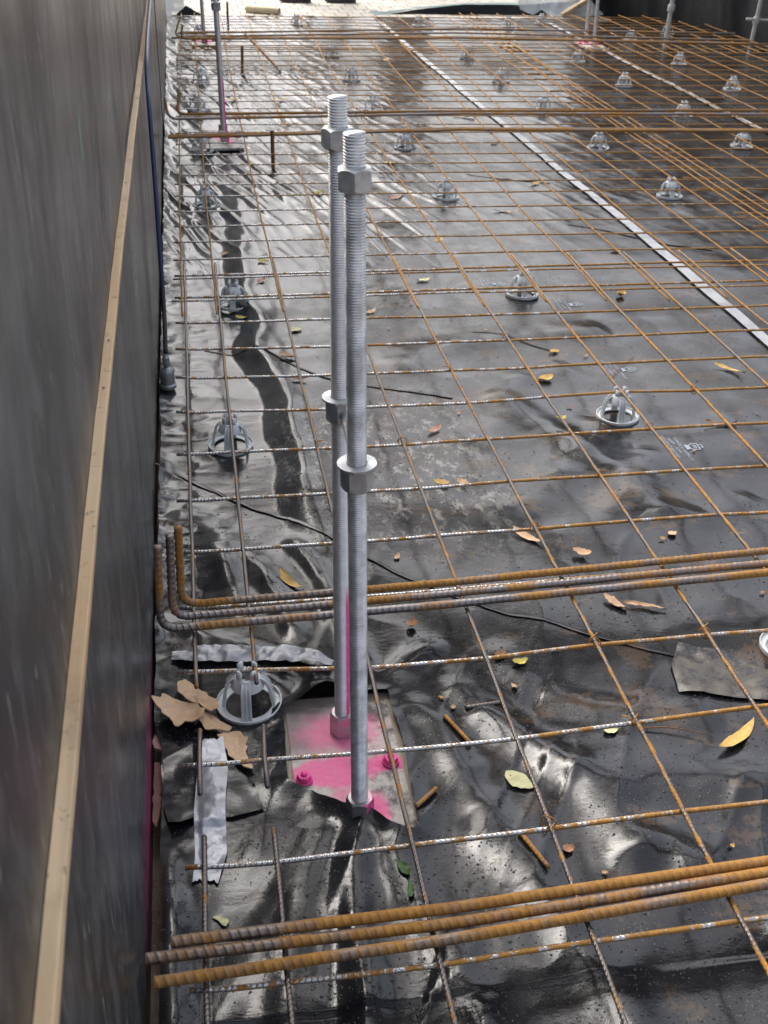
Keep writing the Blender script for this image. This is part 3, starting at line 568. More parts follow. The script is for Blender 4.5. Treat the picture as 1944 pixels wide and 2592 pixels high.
# ------------------------------------------------------------------ anchor bolt assemblies
def thread(r, pitch):
    def f(s, th): 
        t = (s/pitch+th/(2*math.pi)) % 1.; return -.0028*np.clip(1.35-np.abs(2*t-1)*2.0, 0, 1)
    return f
def hexnut(name, af, h, bore, cham=.0028):
    R = af/math.sqrt(3); th = np.linspace(0, 2*math.pi, 36, endpoint=False)+1e-4
    hx = (af/2)/np.cos(((th+math.pi/6) % (math.pi/3))-math.pi/6); rc = af/2*1.0
    def ring(rr, zz): return [(a*math.cos(t), a*math.sin(t), z) for a, t, z in zip(rr, th, zz)]
    k = (hx-rc)/(R-rc)
    V = ring(np.full(36, bore), np.zeros(36)+.0)+ring(np.full(36, rc*.97), np.zeros(36))+ring(hx, cham*k+.0004)+ring(hx, h-cham*k-.0004)+ring(np.full(36, rc*.97), np.full(36, h))+ring(np.full(36, bore), np.full(36, h))
    i = np.arange(6*36).reshape(6, 36); j = np.roll(i, -1, 1); F = []
    for a in range(5): F += np.stack([i[a], j[a], j[a+1], i[a+1]], -1).tolist()
    return auto(mesh(name, V, F), 28)
ROD_B = m_galv_pink('galvanised_rod_pink_side', lambda n, P, g: n.math('MULTIPLY', n.mapr(g[0], .25, .5), n.mapr(P[2], .27, .315, 1, 0)), (.90, .90, .90), .55)
ROD_B.node_tree  # front rod carries no paint
ROD_F = m_galv('galvanised_rod_thread', (.90, .90, .90), .32, .55)
NUT_P = m_galv_pink('coupling_nut_pink_side', lambda n, P, g: n.mapr(n.math('ADD', g[0], n.math('MULTIPLY', n.noise(n.coord('Object'), 60, 3), .3)), .12, .3), (.56, .56, .56))
SMALLN = m_galv_pink('small_nut_pink_top', lambda n, P, g: n.mapr(n.math('ADD', g[2], n.math('MULTIPLY', n.noise(n.coord('Object'), 80, 3), .5)), -.3, .3), (.45, .36, .28))
NUT_W = hexnut('nut', .036, .025, .0118); NUT_C = hexnut('coupling_nut', .0375, .044, .0118); NUT_S = hexnut('small_nut', .020, .011, .004, .0015)
rodm = sweep('threaded_rod', [(0, 0, 0), (0, 0, 1.02)], .0126, 28, .00085, thread(.0126, .0034), True)
rodm2 = rodm.copy()
rodfar = sweep('threaded_rod_plain', [(0, 0, 0), (0, 0, 1.02)], .0121, 16, .02)
# washer with two small burrs
th = np.linspace(0, 2*math.pi, 48, endpoint=False); rr = .0250+.0018*np.exp(-((th-4.45)/.07)**2)+.0016*np.exp(-((th-.35)/.06)**2)-.0008*np.exp(-((th-4.7)/.14)**2)
Vw = [(r*math.cos(t), r*math.sin(t), z) for z, rs_ in ((0, rr), (.0032, rr), (.0032, rr*0+.0136), (0, rr*0+.0136)) for r, t in zip(rs_, th)]
iw = np.arange(4*48).reshape(4, 48); jw = np.roll(iw, -1, 1); Fw = []
for a in range(4): Fw += np.stack([iw[a], jw[a], jw[(a+1) % 4], iw[(a+1) % 4]], -1).tolist()
washm = auto(mesh('washer', Vw, Fw), 40)
def assembly(x, y, label, detail=True, group='anchor bolt sets'):
    """origin at the middle of the base plate"""
    E_ = empty('anchor_bolts', (x, y, 0), label, 'anchor bolts', group)
    def put(name, me, mat, px, py, pz, par=E_, rz=0., lean=0., sm=True):
        o = link(name, me, mat, par, sm); o.location = (px, py, pz); o.rotation_euler = (0, lean, rz); return o
    for k, (dx, dy, ln) in enumerate(((.0025, -.097, -.0235), (.0015, .097, -.0155))):
        at = lambda z: (dx+math.sin(ln)*z, dy, z)
        r = put('threaded_rod', rodm if not k else rodm2, ROD_B if k else ROD_F, dx, dy, -.004, lean=ln)
        if k: r['label'] = 'rod with pink paint down its right side'
        put('nut', NUT_W, GALV_D, *at(.955), rz=(.47 if k else -.12), lean=ln)
        c = put('collar_nut', NUT_W, GALV_D, *at(.582), rz=(.75 if k else .45), lean=ln); c.scale = (1.02, 1.02, 1.3)
        put('washer', washm, WASH, *at(.6145), rz=(-.1 if k else 0.), lean=ln)
        put('coupling_nut', NUT_C, NUT_P, dx, dy, -.003, rz=.35+.2*k)
    a = Vector((.0025-.0235*.594, -.080, .594)); b = Vector((.0015-.0155*.592, .078, .595))
    link('spacer_rod', sweep('spacer_rod', [tuple(a+Vector((.004, 0, 0))), tuple(b+Vector((.004, 0, 0)))], .0062, 10, .05), GALV_D, E_)
    pl = box('base_plate', .178, .385, .011, .0015, (-.001, -.03, -.008)); put('base_plate', pl, PLATE, 0, 0, 0, sm=False)
    put('mortar_pad', box('mortar_pad', .204, .43, .03, .004, (.0, -.020, -.0215)), PAD, 0, 0, 0, sm=False)
    for (bx_, by_) in ((-.074, -.010), (.069, .012)):
        s = put('small_bolt', NUT_S, SMALLN, bx_, by_, .001, rz=.3)
        link('stud', lathe('stud', [(.0001, .016), (.0045, .0155), (.0055, .014), (.0055, 0)], 12), SMALLN, s); link('washer', lathe('small_washer', [(.004, .0012), (.0135, .001), (.014, -.002)], 20), SMALLN, s)
    return E_
A0 = assembly(.2375, .4235, 'pair of tall galvanised threaded rods on a pink sprayed plate, in front')
PLATE.node_tree
for o in A0.children:   # sprayed plate mask is laid out in plan coordinates of this plate
    if o.name.startswith('base_plate'): o.data.transform(Matrix.Translation((.2375, .4235, 0))); o.location = (-.2375, -.4235, 0)
def asm_copy(x, y, label, me=None):
    c = copy_tree(A0); c.location = (x, y, .020); c['label'] = label
    for ch in list(c.children):
        if ch.name.startswith('mortar_pad'): bpy.data.objects.remove(ch)
    for ch in c.children:
        if ch.name.startswith('threaded_rod'): ch.data = me or rodfar
    return c
rodfar_p = rodfar.copy(); rodfar.materials.append(ROD_F); rodfar_p.materials.append(ROD_B)
asm_copy(.214, 4.795, 'galvanised threaded rods standing by the wall in the middle distance, pink at the foot', rodfar_p)
asm_copy(.196, 7.86, 'farthest threaded rods by the wall, foot hidden behind the far bars')
asm_copy(3.09, 7.80, 'two slim threaded rods at the far right, near the plank')

# ------------------------------------------------------------------ bar chairs
HB = .074
def make_chair():
    E_ = empty('bar_chair', (0, 0, 0), '', 'bar chair', 'grey plastic bar chairs')
    link('base_ring', auto(lathe('base_ring', [(.040, 0), (.0555, 0), (.0562, .0085), (.0545, .0088), (.0535, .003), (.0405, .003), (.040, .002)], 44, True), 40), CHAIR, E_)
    link('collar', auto(lathe('collar', [(.0285, .044), (.0225, .064), (.0185, .067), (.0170, .067), (.0165, .060), (.0235, .044)], 28, True), 40), CHAIR, E_)
    # leg: channel section with two side ribs, bowed outwards
    V = []; F = []
    prof = [(.0405, .002), (.0385, .016), (.0355, .033), (.0320, .048), (.0275, .0575), (.0205, .0625)]
    for k, (rr, zz) in enumerate(prof):
        wd = .0088-.0010*k/5; n = (.0050 if k < 4 else .0035)
        sec = [(-wd, 0), (-wd, n), (-wd*.68, n), (-wd*.6, n*.35), (-wd*.2, n*.35), (-wd*.12, n*.9), (wd*.12, n*.9), (wd*.2, n*.35), (wd*.6, n*.35), (wd*.68, n), (wd, n), (wd, 0)]
        V += [(rr+d, t, zz+d*.35) for t, d in sec]
        if k: 
            a = 12*(k-1); b = 12*k; F += [(a+q, b+q, b+(q+1) % 12, a+(q+1) % 12) for q in range(12)]
    F += [tuple(range(12)), tuple(60+q for q in range(11, -1, -1))]; leg = auto(mesh('leg', V, F), 30)
    pr = auto(box('prong', .005, .011, .019, .0008, (0, 0, .0085)), 30)
    for k in range(4):
        o = link('leg', leg, CHAIR, E_); o.rotation_euler = (0, 0, k*math.pi/2)
        o = link('prong', pr, CHAIR, E_); t = k*math.pi/2+math.pi/4; o.location = (.0170*math.cos(t), .0170*math.sin(t), .064); o.rotation_euler = (0, 0, t)
    tip = 1
    return E_
ch0 = make_chair()
ROWS = [('beside the dark wall', .1, [(.088, .602), (.100, 1.588), (.155, 2.551), (.098, 3.70), (.10, 4.56), (.101, 5.491), (.135, 6.329), (.17, 8.2)]),
        ('left of the long white tape', 1.1, [(1.097, .622), (1.111, 1.611), (1.107, 2.534), (1.10, 3.709), (1.089, 4.619), (1.069, 5.522), (1.065, 6.36), (1.053, 7.256), (.953, 8.768)]),
        ('just right of the long white tape', 2.05, [(2.073, 3.653), (2.061, 4.563), (2.05, 5.505), (2.027, 6.36), (2.011, 7.237), (1.964, 8.824)]),
        ('left of the second white tape', 2.8, [(2.823, 4.553), (2.819, 5.313), (2.791, 6.203), (2.772, 7.097), (2.726, 8.812), (3.061, 8.994)]),
        ('right of the second white tape', 3.5, [(3.48, 6.107), (3.484, 6.995), (3.53, 8.094), (4.0, 8.5)])]
ORD = ['nearest', 'second', 'third', 'fourth', 'fifth', 'sixth', 'seventh', 'eighth', 'ninth']
first = True
for ph, _, L_ in ROWS:
    for k, (x, y) in enumerate(L_):
        c = ch0 if first else copy_tree(ch0); first = False
        z = hz(x, y)+.001; c.location = (x, y, z); c.rotation_euler = (random.uniform(-.04, .04), random.uniform(-.04, .04), -.12+random.uniform(-.12, .12)+(.0 if k % 2 else .25)*(k > 2))
        c['label'] = ('grey plastic bar chair beside the bark pieces, nearest in the row along the wall' if (x, y) == L_[0] and _ == .1 else 'grey bar chair, %s in the row %s' % (ORD[k] if k else 'nearest', ph))

# ------------------------------------------------------------------ tapes
def flapz(x, y): return hmem(x, y)+.003+.012*sst((.40-y)/.07)*np.exp(-((x+.045)/.03)**2)+.005*(fbm(x/.05, y/.05, 150, 2)+.5)
def ribbon(name, centre, width, mat, label, cat, ds=.012, nw=9, lift=.0022, crinkle=.0012, seed=1, widths=None, group=None, ragged_end=.0):
    p, s = resample([(a, b, 0) for a, b in centre], ds); T = np.gradient(p, axis=0); T /= np.linalg.norm(T, axis=1)[:, None]; Nn = np.stack([-T[:, 1], T[:, 0], 0*T[:, 0]], 1)
    w_ = np.full(len(p), width) if widths is None else np.interp(s/s[-1], np.linspace(0, 1, len(widths)), widths)
    u = np.linspace(-.5, .5, nw); Q = p[:, None, :]+Nn[:, None, :]*(u[None, :, None]*w_[:, None, None])
    if ragged_end:
        rs = np.random.RandomState(seed); e = rs.randn(nw)*ragged_end
        for k in range(3): Q[-1-k] += T[-1]*e[:, None]*(1-k/3); Q[k] -= T[0]*e[::-1, None]*(1-k/3)
    x, y = Q[..., 0], Q[..., 1]; Q[..., 2] = (np.maximum(hmem(x, y), flapz(x, y)*(y < .53)*(y > .33)) if name == 'duct_tape' and x.max() < .1 else hmem(x, y))+lift+crinkle*(fbm(x/.020+seed, y/.020, 120+seed, 3)+.5)
    o = link(name, grid_mesh(name, Q), mat); return tag(o, label, cat, group)
ribbon('duct_tape', [(.020, .505), (.021, .44), (.014, .36), (.013, .275), (.004, .228)], .048, DUCT, 'silver duct tape strip lying lengthwise beside the wall', 'tape', .005, 13, .003, .0045, 3, [.040, .048, .048, .047, .047, .046, .036], ragged_end=.0022)
ribbon('duct_tape', [(-.043, .742), (.02, .737), (.09, .726), (.165, .718), (.244, .682)], .042, DUCT, 'crumpled silver duct tape running across behind the nearest bar chair', 'tape', .005, 11, .007, .008, 9, [.020, .050, .046, .034, .046, .044, .022], ragged_end=.0022)
ribbon('seam_tape', [(1.772, 1.2), (1.757, 2.16), (1.734, 4.3), (1.708, 5.5), (1.682, 7.77), (1.675, 9.0)], .040, WHITE_TAPE, 'long white tape line running away from the camera, left of two', 'tape', .02, 5, .0065, .0, 5, [.039, .041, .040, .037, .039, .041, .039, .04])
ribbon('seam_tape', [(3.12, 3.2), (3.122, 4.855), (3.124, 6.2), (3.128, 7.60), (3.135, 9.0)], .036, WHITE_TAPE, 'second white tape line, farther right', 'tape', .02, 5, .0065, .0, 6)
# muddy plastic offcut at the right edge
oc = [(.843, .536), (.853, .60), (.891, .662), (.97, .629), (1.015, .573), (1.06, .56), (1.05, .47)]
xo = np.arange(.83, 1.08, .006); Xo, Yo = np.meshgrid(xo, np.arange(.46, .68, .006)); io = inside(Xo, Yo, oc); ko = io[:-1, :-1] | io[1:, :-1] | io[:-1, 1:] | io[1:, 1:]
_, _, bx, by, _ = seg_dist(Xo, Yo, oc, True); Xq = np.where(io, Xo, bx); Yq = np.where(io, Yo, by)
tag(link('plastic_offcut', grid_mesh('plastic_offcut', np.stack([Xq, Yq, hmem(Xq, Yq)+.003+.006*(fbm(Xq/.03, Yq/.03, 140, 2)+.5)], -1), ko), DUST_TAPE), 'muddy grey plastic offcut stuck on the sheet at the right edge', 'plastic offcut')
# loose flap of black sheet under the lengthwise tape
fl = [(-.060, .522), (-.022, .520), (.020, .50), (.05, .46), (.085, .40), (.096, .352), (.045, .340), (-.005, .348), (-.030, .336), (-.048, .338), (-.056, .38), (-.055, .45)]
Xf, Yf = np.meshgrid(np.arange(-.07, .11, .005), np.arange(.32, .53, .005)); io = inside(Xf, Yf, fl); ko = io[:-1, :-1] | io[1:, :-1] | io[:-1, 1:] | io[1:, 1:]
dd, _, bx, by, _ = seg_dist(Xf, Yf, fl, True); Xq = np.where(io, Xf, bx); Yq = np.where(io, Yf, by)
zz = flapz(Xq, Yq)
tag(link('sheet_flap', grid_mesh('sheet_flap', np.stack([Xq, Yq, zz], -1), ko), MEM), 'loose flap of black plastic under the lengthwise silver tape', 'plastic flap')

# ------------------------------------------------------------------ cable and weight
cab = empty('hanging_cable', (-.052, 1.93, 0), 'blue and black cable with metal plug hanging along the dark wall', 'cable')
cp = [(-.052, 1.935, .095), (-.050, 1.985, .15), (-.050, 2.04, .22), (-.050, 2.10, .50), (-.052, 2.17, .66), (-.055, 2.278, .729), (-.055, 2.39, .769), (-.055, 2.73, .793), (-.055, 3.262, .807), (-.055, 3.815, .824), (-.06, 5.0, .88), (-.066, 6.5, 1.05), (-.066, 7.2, 1.24), (-.10, 7.3, 1.255)]
me = sweep('cord', spline(cp, 8), .0062, 10, .02); o = link('cord', me, CABLE, cab); o.matrix_parent_inverse = Matrix.Translation(-cab.location)
link('plug', auto(lathe('plug', [(.0001, .095), (.006, .095), (.0075, .088), (.0095, .086), (.0095, .066), (.007, .064), (.007, .058), (.016, .052), (.019, .046), (.0195, .012), (.023, .008), (.023, .0), (.001, -.002)], 28), 40), m_galv('plug_metal', (.40, .42, .42), .35, .6), cab)

# ------------------------------------------------------------------ leaves, bark, scraps
def blade(L, W, bend, fold, curl, seed, nl=11, nw=5):
    t = np.linspace(0, 1, nl); prof = np.sin(np.pi*np.clip(t, .0, 1)**.85)**.85*W/2+.0006; rs = np.random.RandomState(seed); prof *= 1+.05*rs.randn(nl)*(t > .05)*(t < .95)
    a = (t-.5)*bend; cx = np.cumsum(np.r_[0, np.cos(a[1:])])*L/(nl-1); cy = np.cumsum(np.r_[0, np.sin(a[1:])])*L/(nl-1)
    nx, ny = -np.sin(a), np.cos(a); u = np.linspace(-1, 1, nw)
    X_ = cx[:, None]+nx[:, None]*u*prof[:, None]; Y_ = cy[:, None]+ny[:, None]*u*prof[:, None]
    Z_ = fold*np.abs(u)[None, :]*prof[:, None]+1.6*curl*L*(2*t-1)[:, None]**2+.10*L*np.outer((t-.5), u)*rs.uniform(-1, 1)+.0010*rs.randn(nl, nw)
    V = np.stack([X_-cx.mean(), Y_-cy.mean(), Z_-Z_.min()], -1); top = grid_mesh('leaf', V)
    return top
lab_used = {}
def leaf(x, y, L, W, deg, col, label, bend=.5, fold=.25, curl=.06, z=None, group=None, name='fallen_leaf'):
    me = blade(L, W, bend, fold, curl, int(x*1000+y*77)); o = link(name, me, LEAF[col]); o.location = (x, y, (hz(x, y) if z is None else z)+.0022); o.rotation_euler = (random.uniform(-.1, .1), random.uniform(-.1, .1), math.radians(deg)); tag(o, label, 'leaf', group)
leaf(.192, .956, .085, .017, -62, 'gold', 'long golden gum leaf behind the hooked bars, left of the bolts', .9)
leaf(.581, .647, .032, .016, 8, 'yellow', 'bright yellow curled leaf right of the bolts', .4, .5, .15)
leaf(.551, .673, .035, .016, 40, 'brown', 'orange-brown leaf under the wire beside the bright yellow leaf')
leaf(.503, .363, .056, .030, -52, 'pale', 'large pale yellow leaf on the black sheet, right of the plate', .3, .1, .03)
leaf(.689, .457, .027, .017, 10, 'pale', 'small pale yellow leaf below the muddy offcut', .3)
leaf(.902, .417, .115, .020, 33, 'gold', 'long orange gum leaf at the right edge', .6, .2, .03)
leaf(.819, .806, .060, .020, -60, 'tan', 'broad tan leaf in front of the hooked bars, crossing a narrow one', .4, .3, .05)
leaf(.872, .788, .085, .011, -18, 'tan', 'narrow twisted tan leaf in front of the hooked bars, right one of the crossing pair', -.7, .5, .05)
leaf(.715, 1.066, .085, .017, -52, 'tan', 'long tan leaf behind the hooked bars, in mid sheet', .5)
leaf(.810, .986, .042, .022, -35, 'tan', 'curled brown leaf just behind the hooked bars', .5, .6, .15)
leaf(1.032, 1.036, .022, .018, 20, 'tan', 'small round tan leaf behind the hooked bars toward the right', .2)
leaf(.573, 1.302, .040, .024, -20, 'gold', 'golden leaf right of the lower nuts', .3, .4, .1); leaf(.623, 1.301, .032, .020, -50, 'tan', 'tan curled leaf beside the golden leaf right of the nuts', .3, .6, .15)
leaf(.614, 1.58, .050, .016, 35, 'pink', 'pinkish leaf lying on the pale cement splashes')
leaf(.407, .786, .030, .018, 60, 'brown', 'brown crumpled leaf just in front of the hooked bars', .3, .7, .2); leaf(.421, 1.026, .022, .010, 60, 'tan', 'small orange chip right behind the hooked bars beside the rods')
leaf(1.548, 1.876, .110, .015, -60, 'gold', 'long tan sickle leaf at the right, behind the nearest right chair', -.8); leaf(.990, 1.861, .055, .032, 25, 'gold', 'golden three-cornered leaf on a wire crossing', .2, .5, .1)
leaf(.941, 1.569, .032, .018, 10, 'yellow', 'yellow leaf under a wire left of the nearest right bar chair', z=.03); leaf(1.361, 1.522, .085, .010, -8, 'brown', 'thin dark brown leaf right of the sheet printing', .5)
leaf(.556, 3.737, .060, .026, 0, 'yellow', 'yellow curled leaf left of the bolt tops', .4, .6, .12); leaf(.888, 3.723, .075, .024, 20, 'pink', 'reddish leaf just right of the upper nuts')
leaf(.912, 2.972, .050, .028, 60, 'gold', 'orange leaf propped on a wire right of the bolts', .3, .5, .1, z=.05); leaf(.275, 2.938, .042, .028, -30, 'yellow', 'yellow leaf near the wall where the mesh sheets overlap')
leaf(.256, 2.755, .040, .026, 50, 'pink', 'pinkish brown leaf below the yellow one at the mesh overlap'); leaf(.809, 2.710, .050, .024, 5, 'pale', 'pale yellow leaf right of the bolts at the mesh overlap')
leaf(.173, 2.431, .040, .018, -15, 'yellow', 'yellow leaf in front of the third chair by the wall'); leaf(.329, 2.299, .048, .030, 20, 'pale', 'pale yellow leaf with turned edge left of the bolts')
leaf(.286, 2.073, .050, .022, -20, 'tan', 'tan crumpled leaf at the black seam left of the bolts', .3, .6, .1); leaf(.305, 1.914, .045, .018, -10, 'brown', 'dark brown leaf left of the bolts')
leaf(.144, 3.082, .036, .022, 20, 'tan', 'tan leaf by the fold near the wall'); leaf(.581, 2.427, .052, .018, 40, 'tan', 'tan leaf under the doubled wires right of the bolts')
leaf(1.304, 3.478, .11, .016, -25, 'tan', 'curved tan leaf left of the white tape', -.9); leaf(1.549, 3.909, .055, .024, 30, 'gold', 'golden leaf beside the long white tape, left side')
leaf(1.579, 2.943, .045, .030, 0, 'yellow', 'yellow leaf at the mesh overlap beside the white tape'); leaf(1.442, 2.501, .045, .030, 40, 'gold', 'orange curled leaf in front of the white tape', .3, .7, .2)
leaf(1.075, 2.061, .035, .020, 10, 'gold', 'small orange-brown leaf in front of the second chair row'); leaf(.536, .213, .020, .014, 20, 'brown', 'small red-brown chip beside the front wire scrap')
leaf(.962, 4.295, .075, .034, 10, 'pale', 'pale leaf right of the tallest bolt top'); leaf(1.558, 4.681, .05, .025, 30, 'tan', 'tan leaf between the far middle bars and white tape')
leaf(.842, 6.615, .07, .03, 0, 'brown', 'dark leaf beyond the leaning rod'); leaf(1.414, 7.149, .07, .035, 60, 'tan', 'tan leaf near the far bars'); leaf(.581, 5.788, .08, .03, 0, 'gold', 'golden leaf past the middle bars near the leaning rod'); leaf(.31, 5.78, .08, .04, 30, 'gold', 'golden leaf behind the rods by the wall')
leaf(1.545, 5.316, .12, .03, -30, 'tan', 'long tan leaf beyond the middle bars beside the white tape'); leaf(.567, 5.15, .10, .03, -30, 'brown', 'dark brown leaf just behind the middle bars')
leaf(.286, .206, .030, .013, 115, 'green', 'green leaf in front of the plate, upper of a pair'); leaf(.289, .170, .034, .009, 80, 'green', 'narrow green leaf in front of the plate, lower of a pair')
rs = np.random.RandomState(5)
for k in range(26):
    x, y = (rs.uniform(.36, 1.5), rs.uniform(.1, 2.6)); 
    leaf(x, y, rs.uniform(.008, .016), rs.uniform(.004, .008), rs.uniform(0, 180), rs.choice(['tan', 'brown', 'gold']), 'tiny dry leaf crumb scattered on the black sheet', group='leaf crumbs', name='leaf_crumb')
# twigs
for a, b, l in (((.74, .455), (.845, .425), 'thin dark twig beside the long orange leaf'), ((1.18, 1.86), (1.30, 2.0), 'thin dark twig right of the nearest right bar chair')):
    z = hz(*a)+.004; me = sweep('twig', spline([(0, 0, 0), ((b[0]-a[0])*.5, (b[1]-a[1])*.5+.006, .002), (b[0]-a[0], b[1]-a[1], .001)], 6), [.0014, .0011, .0007], 6, .008); o = link('twig', me, STAKE); o.location = (*a, z); tag(o, l, 'twig')
def chunk(poly, z, th, mat, name, label, cat, curlamp=.008, seed=0):
    P_ = ragged(np.array(poly), .0024, .004, seed); c = P_.mean(0); n = len(P_); rs_ = np.random.RandomState(seed)
    ax = rs_.uniform(0, math.pi); rings = []
    for f in (1., .66, .33): rings.append(c+(P_-c)*f)
    def zf(q): d = (q-c)@np.array([math.cos(ax), math.sin(ax)]); return z+curlamp*(d/.04)**2+.002*vn(q[:, 0]/.012, q[:, 1]/.012, seed)
    V = []; 
    for q in rings: V += [(a, b, h) for (a, b), h in zip(q, zf(q))]
    V.append((*c, zf(c[None])[0])); F = []
    for k in range(2): F += [(k*n+i, k*n+(i+1) % n, (k+1)*n+(i+1) % n, (k+1)*n+i) for i in range(n)]
    F += [(2*n+i, 2*n+(i+1) % n, 3*n) for i in range(n)]
    m0 = len(V); V += [(a, b, h-th) for (a, b, h) in V[:n]]; F += [(i, m0+i, m0+(i+1) % n, (i+1) % n) for i in range(n)]; F.append([m0+i for i in range(n)])
    V = [(a-c[0], b-c[1], h-z) for a, b, h in V]; me = auto(mesh(name, V, F), 40); o = link(name, me, mat); o.location = (c[0], c[1], z); tag(o, label, cat)
zb = .012
chunk([(-.030, .640), (-.018, .652), (.005, .625), (.030, .590), (.038, .566), (.026, .560), (.005, .585), (-.015, .600), (-.033, .618)], zb+.016, .002, BARK, 'bark_piece', 'tan bark piece nearest the hooked bars, upper of the pile', 'bark', .010, 4)
chunk([(-.074, .602), (-.055, .612), (-.030, .604), (.0, .590), (.012, .565), (.010, .548), (-.008, .540), (-.020, .548), (-.032, .538), (-.042, .552), (-.060, .578)], zb+.012, .002, BARK, 'bark_piece', 'largest tan bark piece, lying against the wall foot', 'bark', .010, 8)
chunk([(.002, .588), (.020, .570), (.040, .545), (.055, .530), (.050, .522), (.030, .526), (.012, .530), (.005, .548), (-.002, .565)], zb+.007, .002, BARK, 'bark_piece', 'long tan bark piece in the middle of the pile beside the chair', 'bark', .008, 12)
chunk([(.030, .522), (.045, .524), (.068, .518), (.079, .500), (.074, .470), (.086, .436), (.070, .438), (.055, .455), (.046, .480), (.038, .505)], zb+.003, .002, BARK, 'bark_piece', 'bark piece with a brown curled tip at the tape end', 'bark', .014, 16)
chunk([(-.073, .50), (-.064, .505), (-.060, .47), (-.062, .40), (-.068, .36), (-.074, .38)], -.02, .004, m_plain('red_brown_brick_chip', (.30, .17, .13), .9, .4, 60), 'brick_chip', 'reddish brick chip at the wall foot beside the black flap', 'brick chip', .001, 20)
chunk([(-.074, .56), (-.05, .556), (-.045, .53), (-.06, .522), (-.074, .528)], -.008, .006, m_plain('pink_brick_chip', (.42, .25, .22), .9, .35, 60), 'brick_chip', 'pinkish brick chip under the largest bark piece', 'brick chip', .001, 22)
chunk([(.012, .168), (.022, .172), (.036, .158), (.028, .152)], hz(.023, .162)+.004, .0015, LEAF['pale'], 'bark_piece', 'small pale chip left of the front bundle', 'bark', .002, 24)
for a, b, m_, l in (((.453, .535), (.521, .543), WIRE_L, 'grey wire offcut lying crosswise right of the plate'), ((.414, .519), (.444, .450), WIRE_O, 'rusty wire offcut slanting under the cross wire right of the plate'), ((.470, .243), (.493, .173), WIRE_O, 'rusty wire offcut behind the front bundle'), ((.325, .313), (.365, .356), WIRE_O, 'brown wire offcut leaning at the plate corner')):
    me = sweep('wire_offcut', [(0, 0, 0), (b[0]-a[0], b[1]-a[1], hz(*b)-hz(*a)+.001)], .0036, 10, .006); o = link('wire_offcut', me, m_); o.location = (*a, max(hz(*a), 0)+.0045); tag(o, l, 'wire offcut', 'cut wire ends')

# ------------------------------------------------------------------ far end
# black lining turned up at the back and standing along the right side
def curtain(name, base, top, mat, label, cat, amp=.03, nv=26, ds=.04, seed=0, group=None):
    b, s = resample(base, ds); n = len(b); tt = np.linspace(0, 1, len(top)); T_ = np.stack([np.interp(s/s[-1], tt, np.array(top)[:, k]) for k in range(3)], 1)
    v = np.linspace(0, 1, nv); Q = b[None]*(1-v[:, None, None])+T_[None]*v[:, None, None]
    f = fbm(np.repeat(s[None], nv, 0)/.22, np.repeat(v[:, None], n, 1)*1.3+seed, 200+seed, 3); Q[..., 1] += amp*f; Q[..., 0] += amp*.7*f
    return tag(link(name, grid_mesh(name, Q), mat), label, cat, group)
curtain('black_lining', [(1.70, 9.44, -.03), (2.4, 9.50, -.03), (3.1, 9.50, -.03), (3.75, 9.46, -.03)], [(1.70, 9.47, -.01), (2.1, 9.54, .042), (2.5, 9.56, .082), (3.03, 9.56, .085), (3.75, 9.56, .12)], BLACK, 'low black plastic upturn at the far edge in front of the paving', 'plastic lining', .012, 14, .03, 1)
curtain('black_lining', [(3.55, 9.75, -.03), (3.95, 9.18, -.03), (4.20, 8.4, -.03), (4.42, 7.75, -.03), (4.6, 7.0, -.03), (4.7, 5.5, -.03), (4.75, 3.0, -.03)], [(3.65, 9.85, 1.9), (4.05, 9.3, 1.9), (4.35, 8.5, 1.9), (4.65, 7.7, 1.9), (4.8, 7.0, 1.9), (4.9, 5.5, 1.9), (4.95, 3.0, 1.9)], BLACK, 'tall black plastic lining draped along the right side', 'plastic lining', .10, 40, .05, 2)
curtain('plastic_film', [(1.64, 9.43, .022), (1.76, 9.45, -.004), (2.0, 9.545, .034), (2.5, 9.575, .076), (3.05, 9.58, .080)], [(1.66, 9.46, .040), (1.78, 9.48, .026), (2.0, 9.56, .048), (2.5, 9.59, .090), (3.05, 9.60, .098)], TEAL, 'pale green plastic edge along the top of the black upturn', 'plastic film', .006, 6, .03, 3)
curtain('plastic_film', [(3.00, 9.50, .05), (3.06, 9.47, .03), (3.12, 9.46, .012), (3.2, 9.48, .055), (3.33, 9.45, .0), (3.50, 9.45, -.004), (3.66, 9.47, .010), (3.78, 9.46, .02), (3.90, 9.42, .06)], [(3.02, 9.60, .30), (3.3, 9.66, .34), (3.6, 9.66, .34), (3.92, 9.5, .30)], FILM, 'crumpled milky plastic film hanging at the far right edge', 'plastic film', .10, 30, .012, 4)
curtain('plastic_film', [(3.88, 9.30, .062), (4.0, 9.22, .050), (4.06, 9.18, .058), (4.2, 9.05, .10), (4.35, 8.9, .16)], [(3.92, 9.36, .34), (4.1, 9.3, .34), (4.3, 9.15, .36), (4.45, 9.0, .40)], TEAL, 'greyish plastic film corner hanging over the black lining', 'plastic film', .03, 16, .02, 6)
curtain('plastic_film', [(-.075, 9.36, -.02), (-.02, 9.37, -.02), (.035, 9.38, -.02), (.07, 9.42, -.01)], [(-.075, 9.44, .55), (-.02, 9.46, .55), (.04, 9.46, .55), (.085, 9.48, .55)], FILM, 'white plastic film hanging at the far end of the wall', 'plastic film', .02, 24, .01, 8)
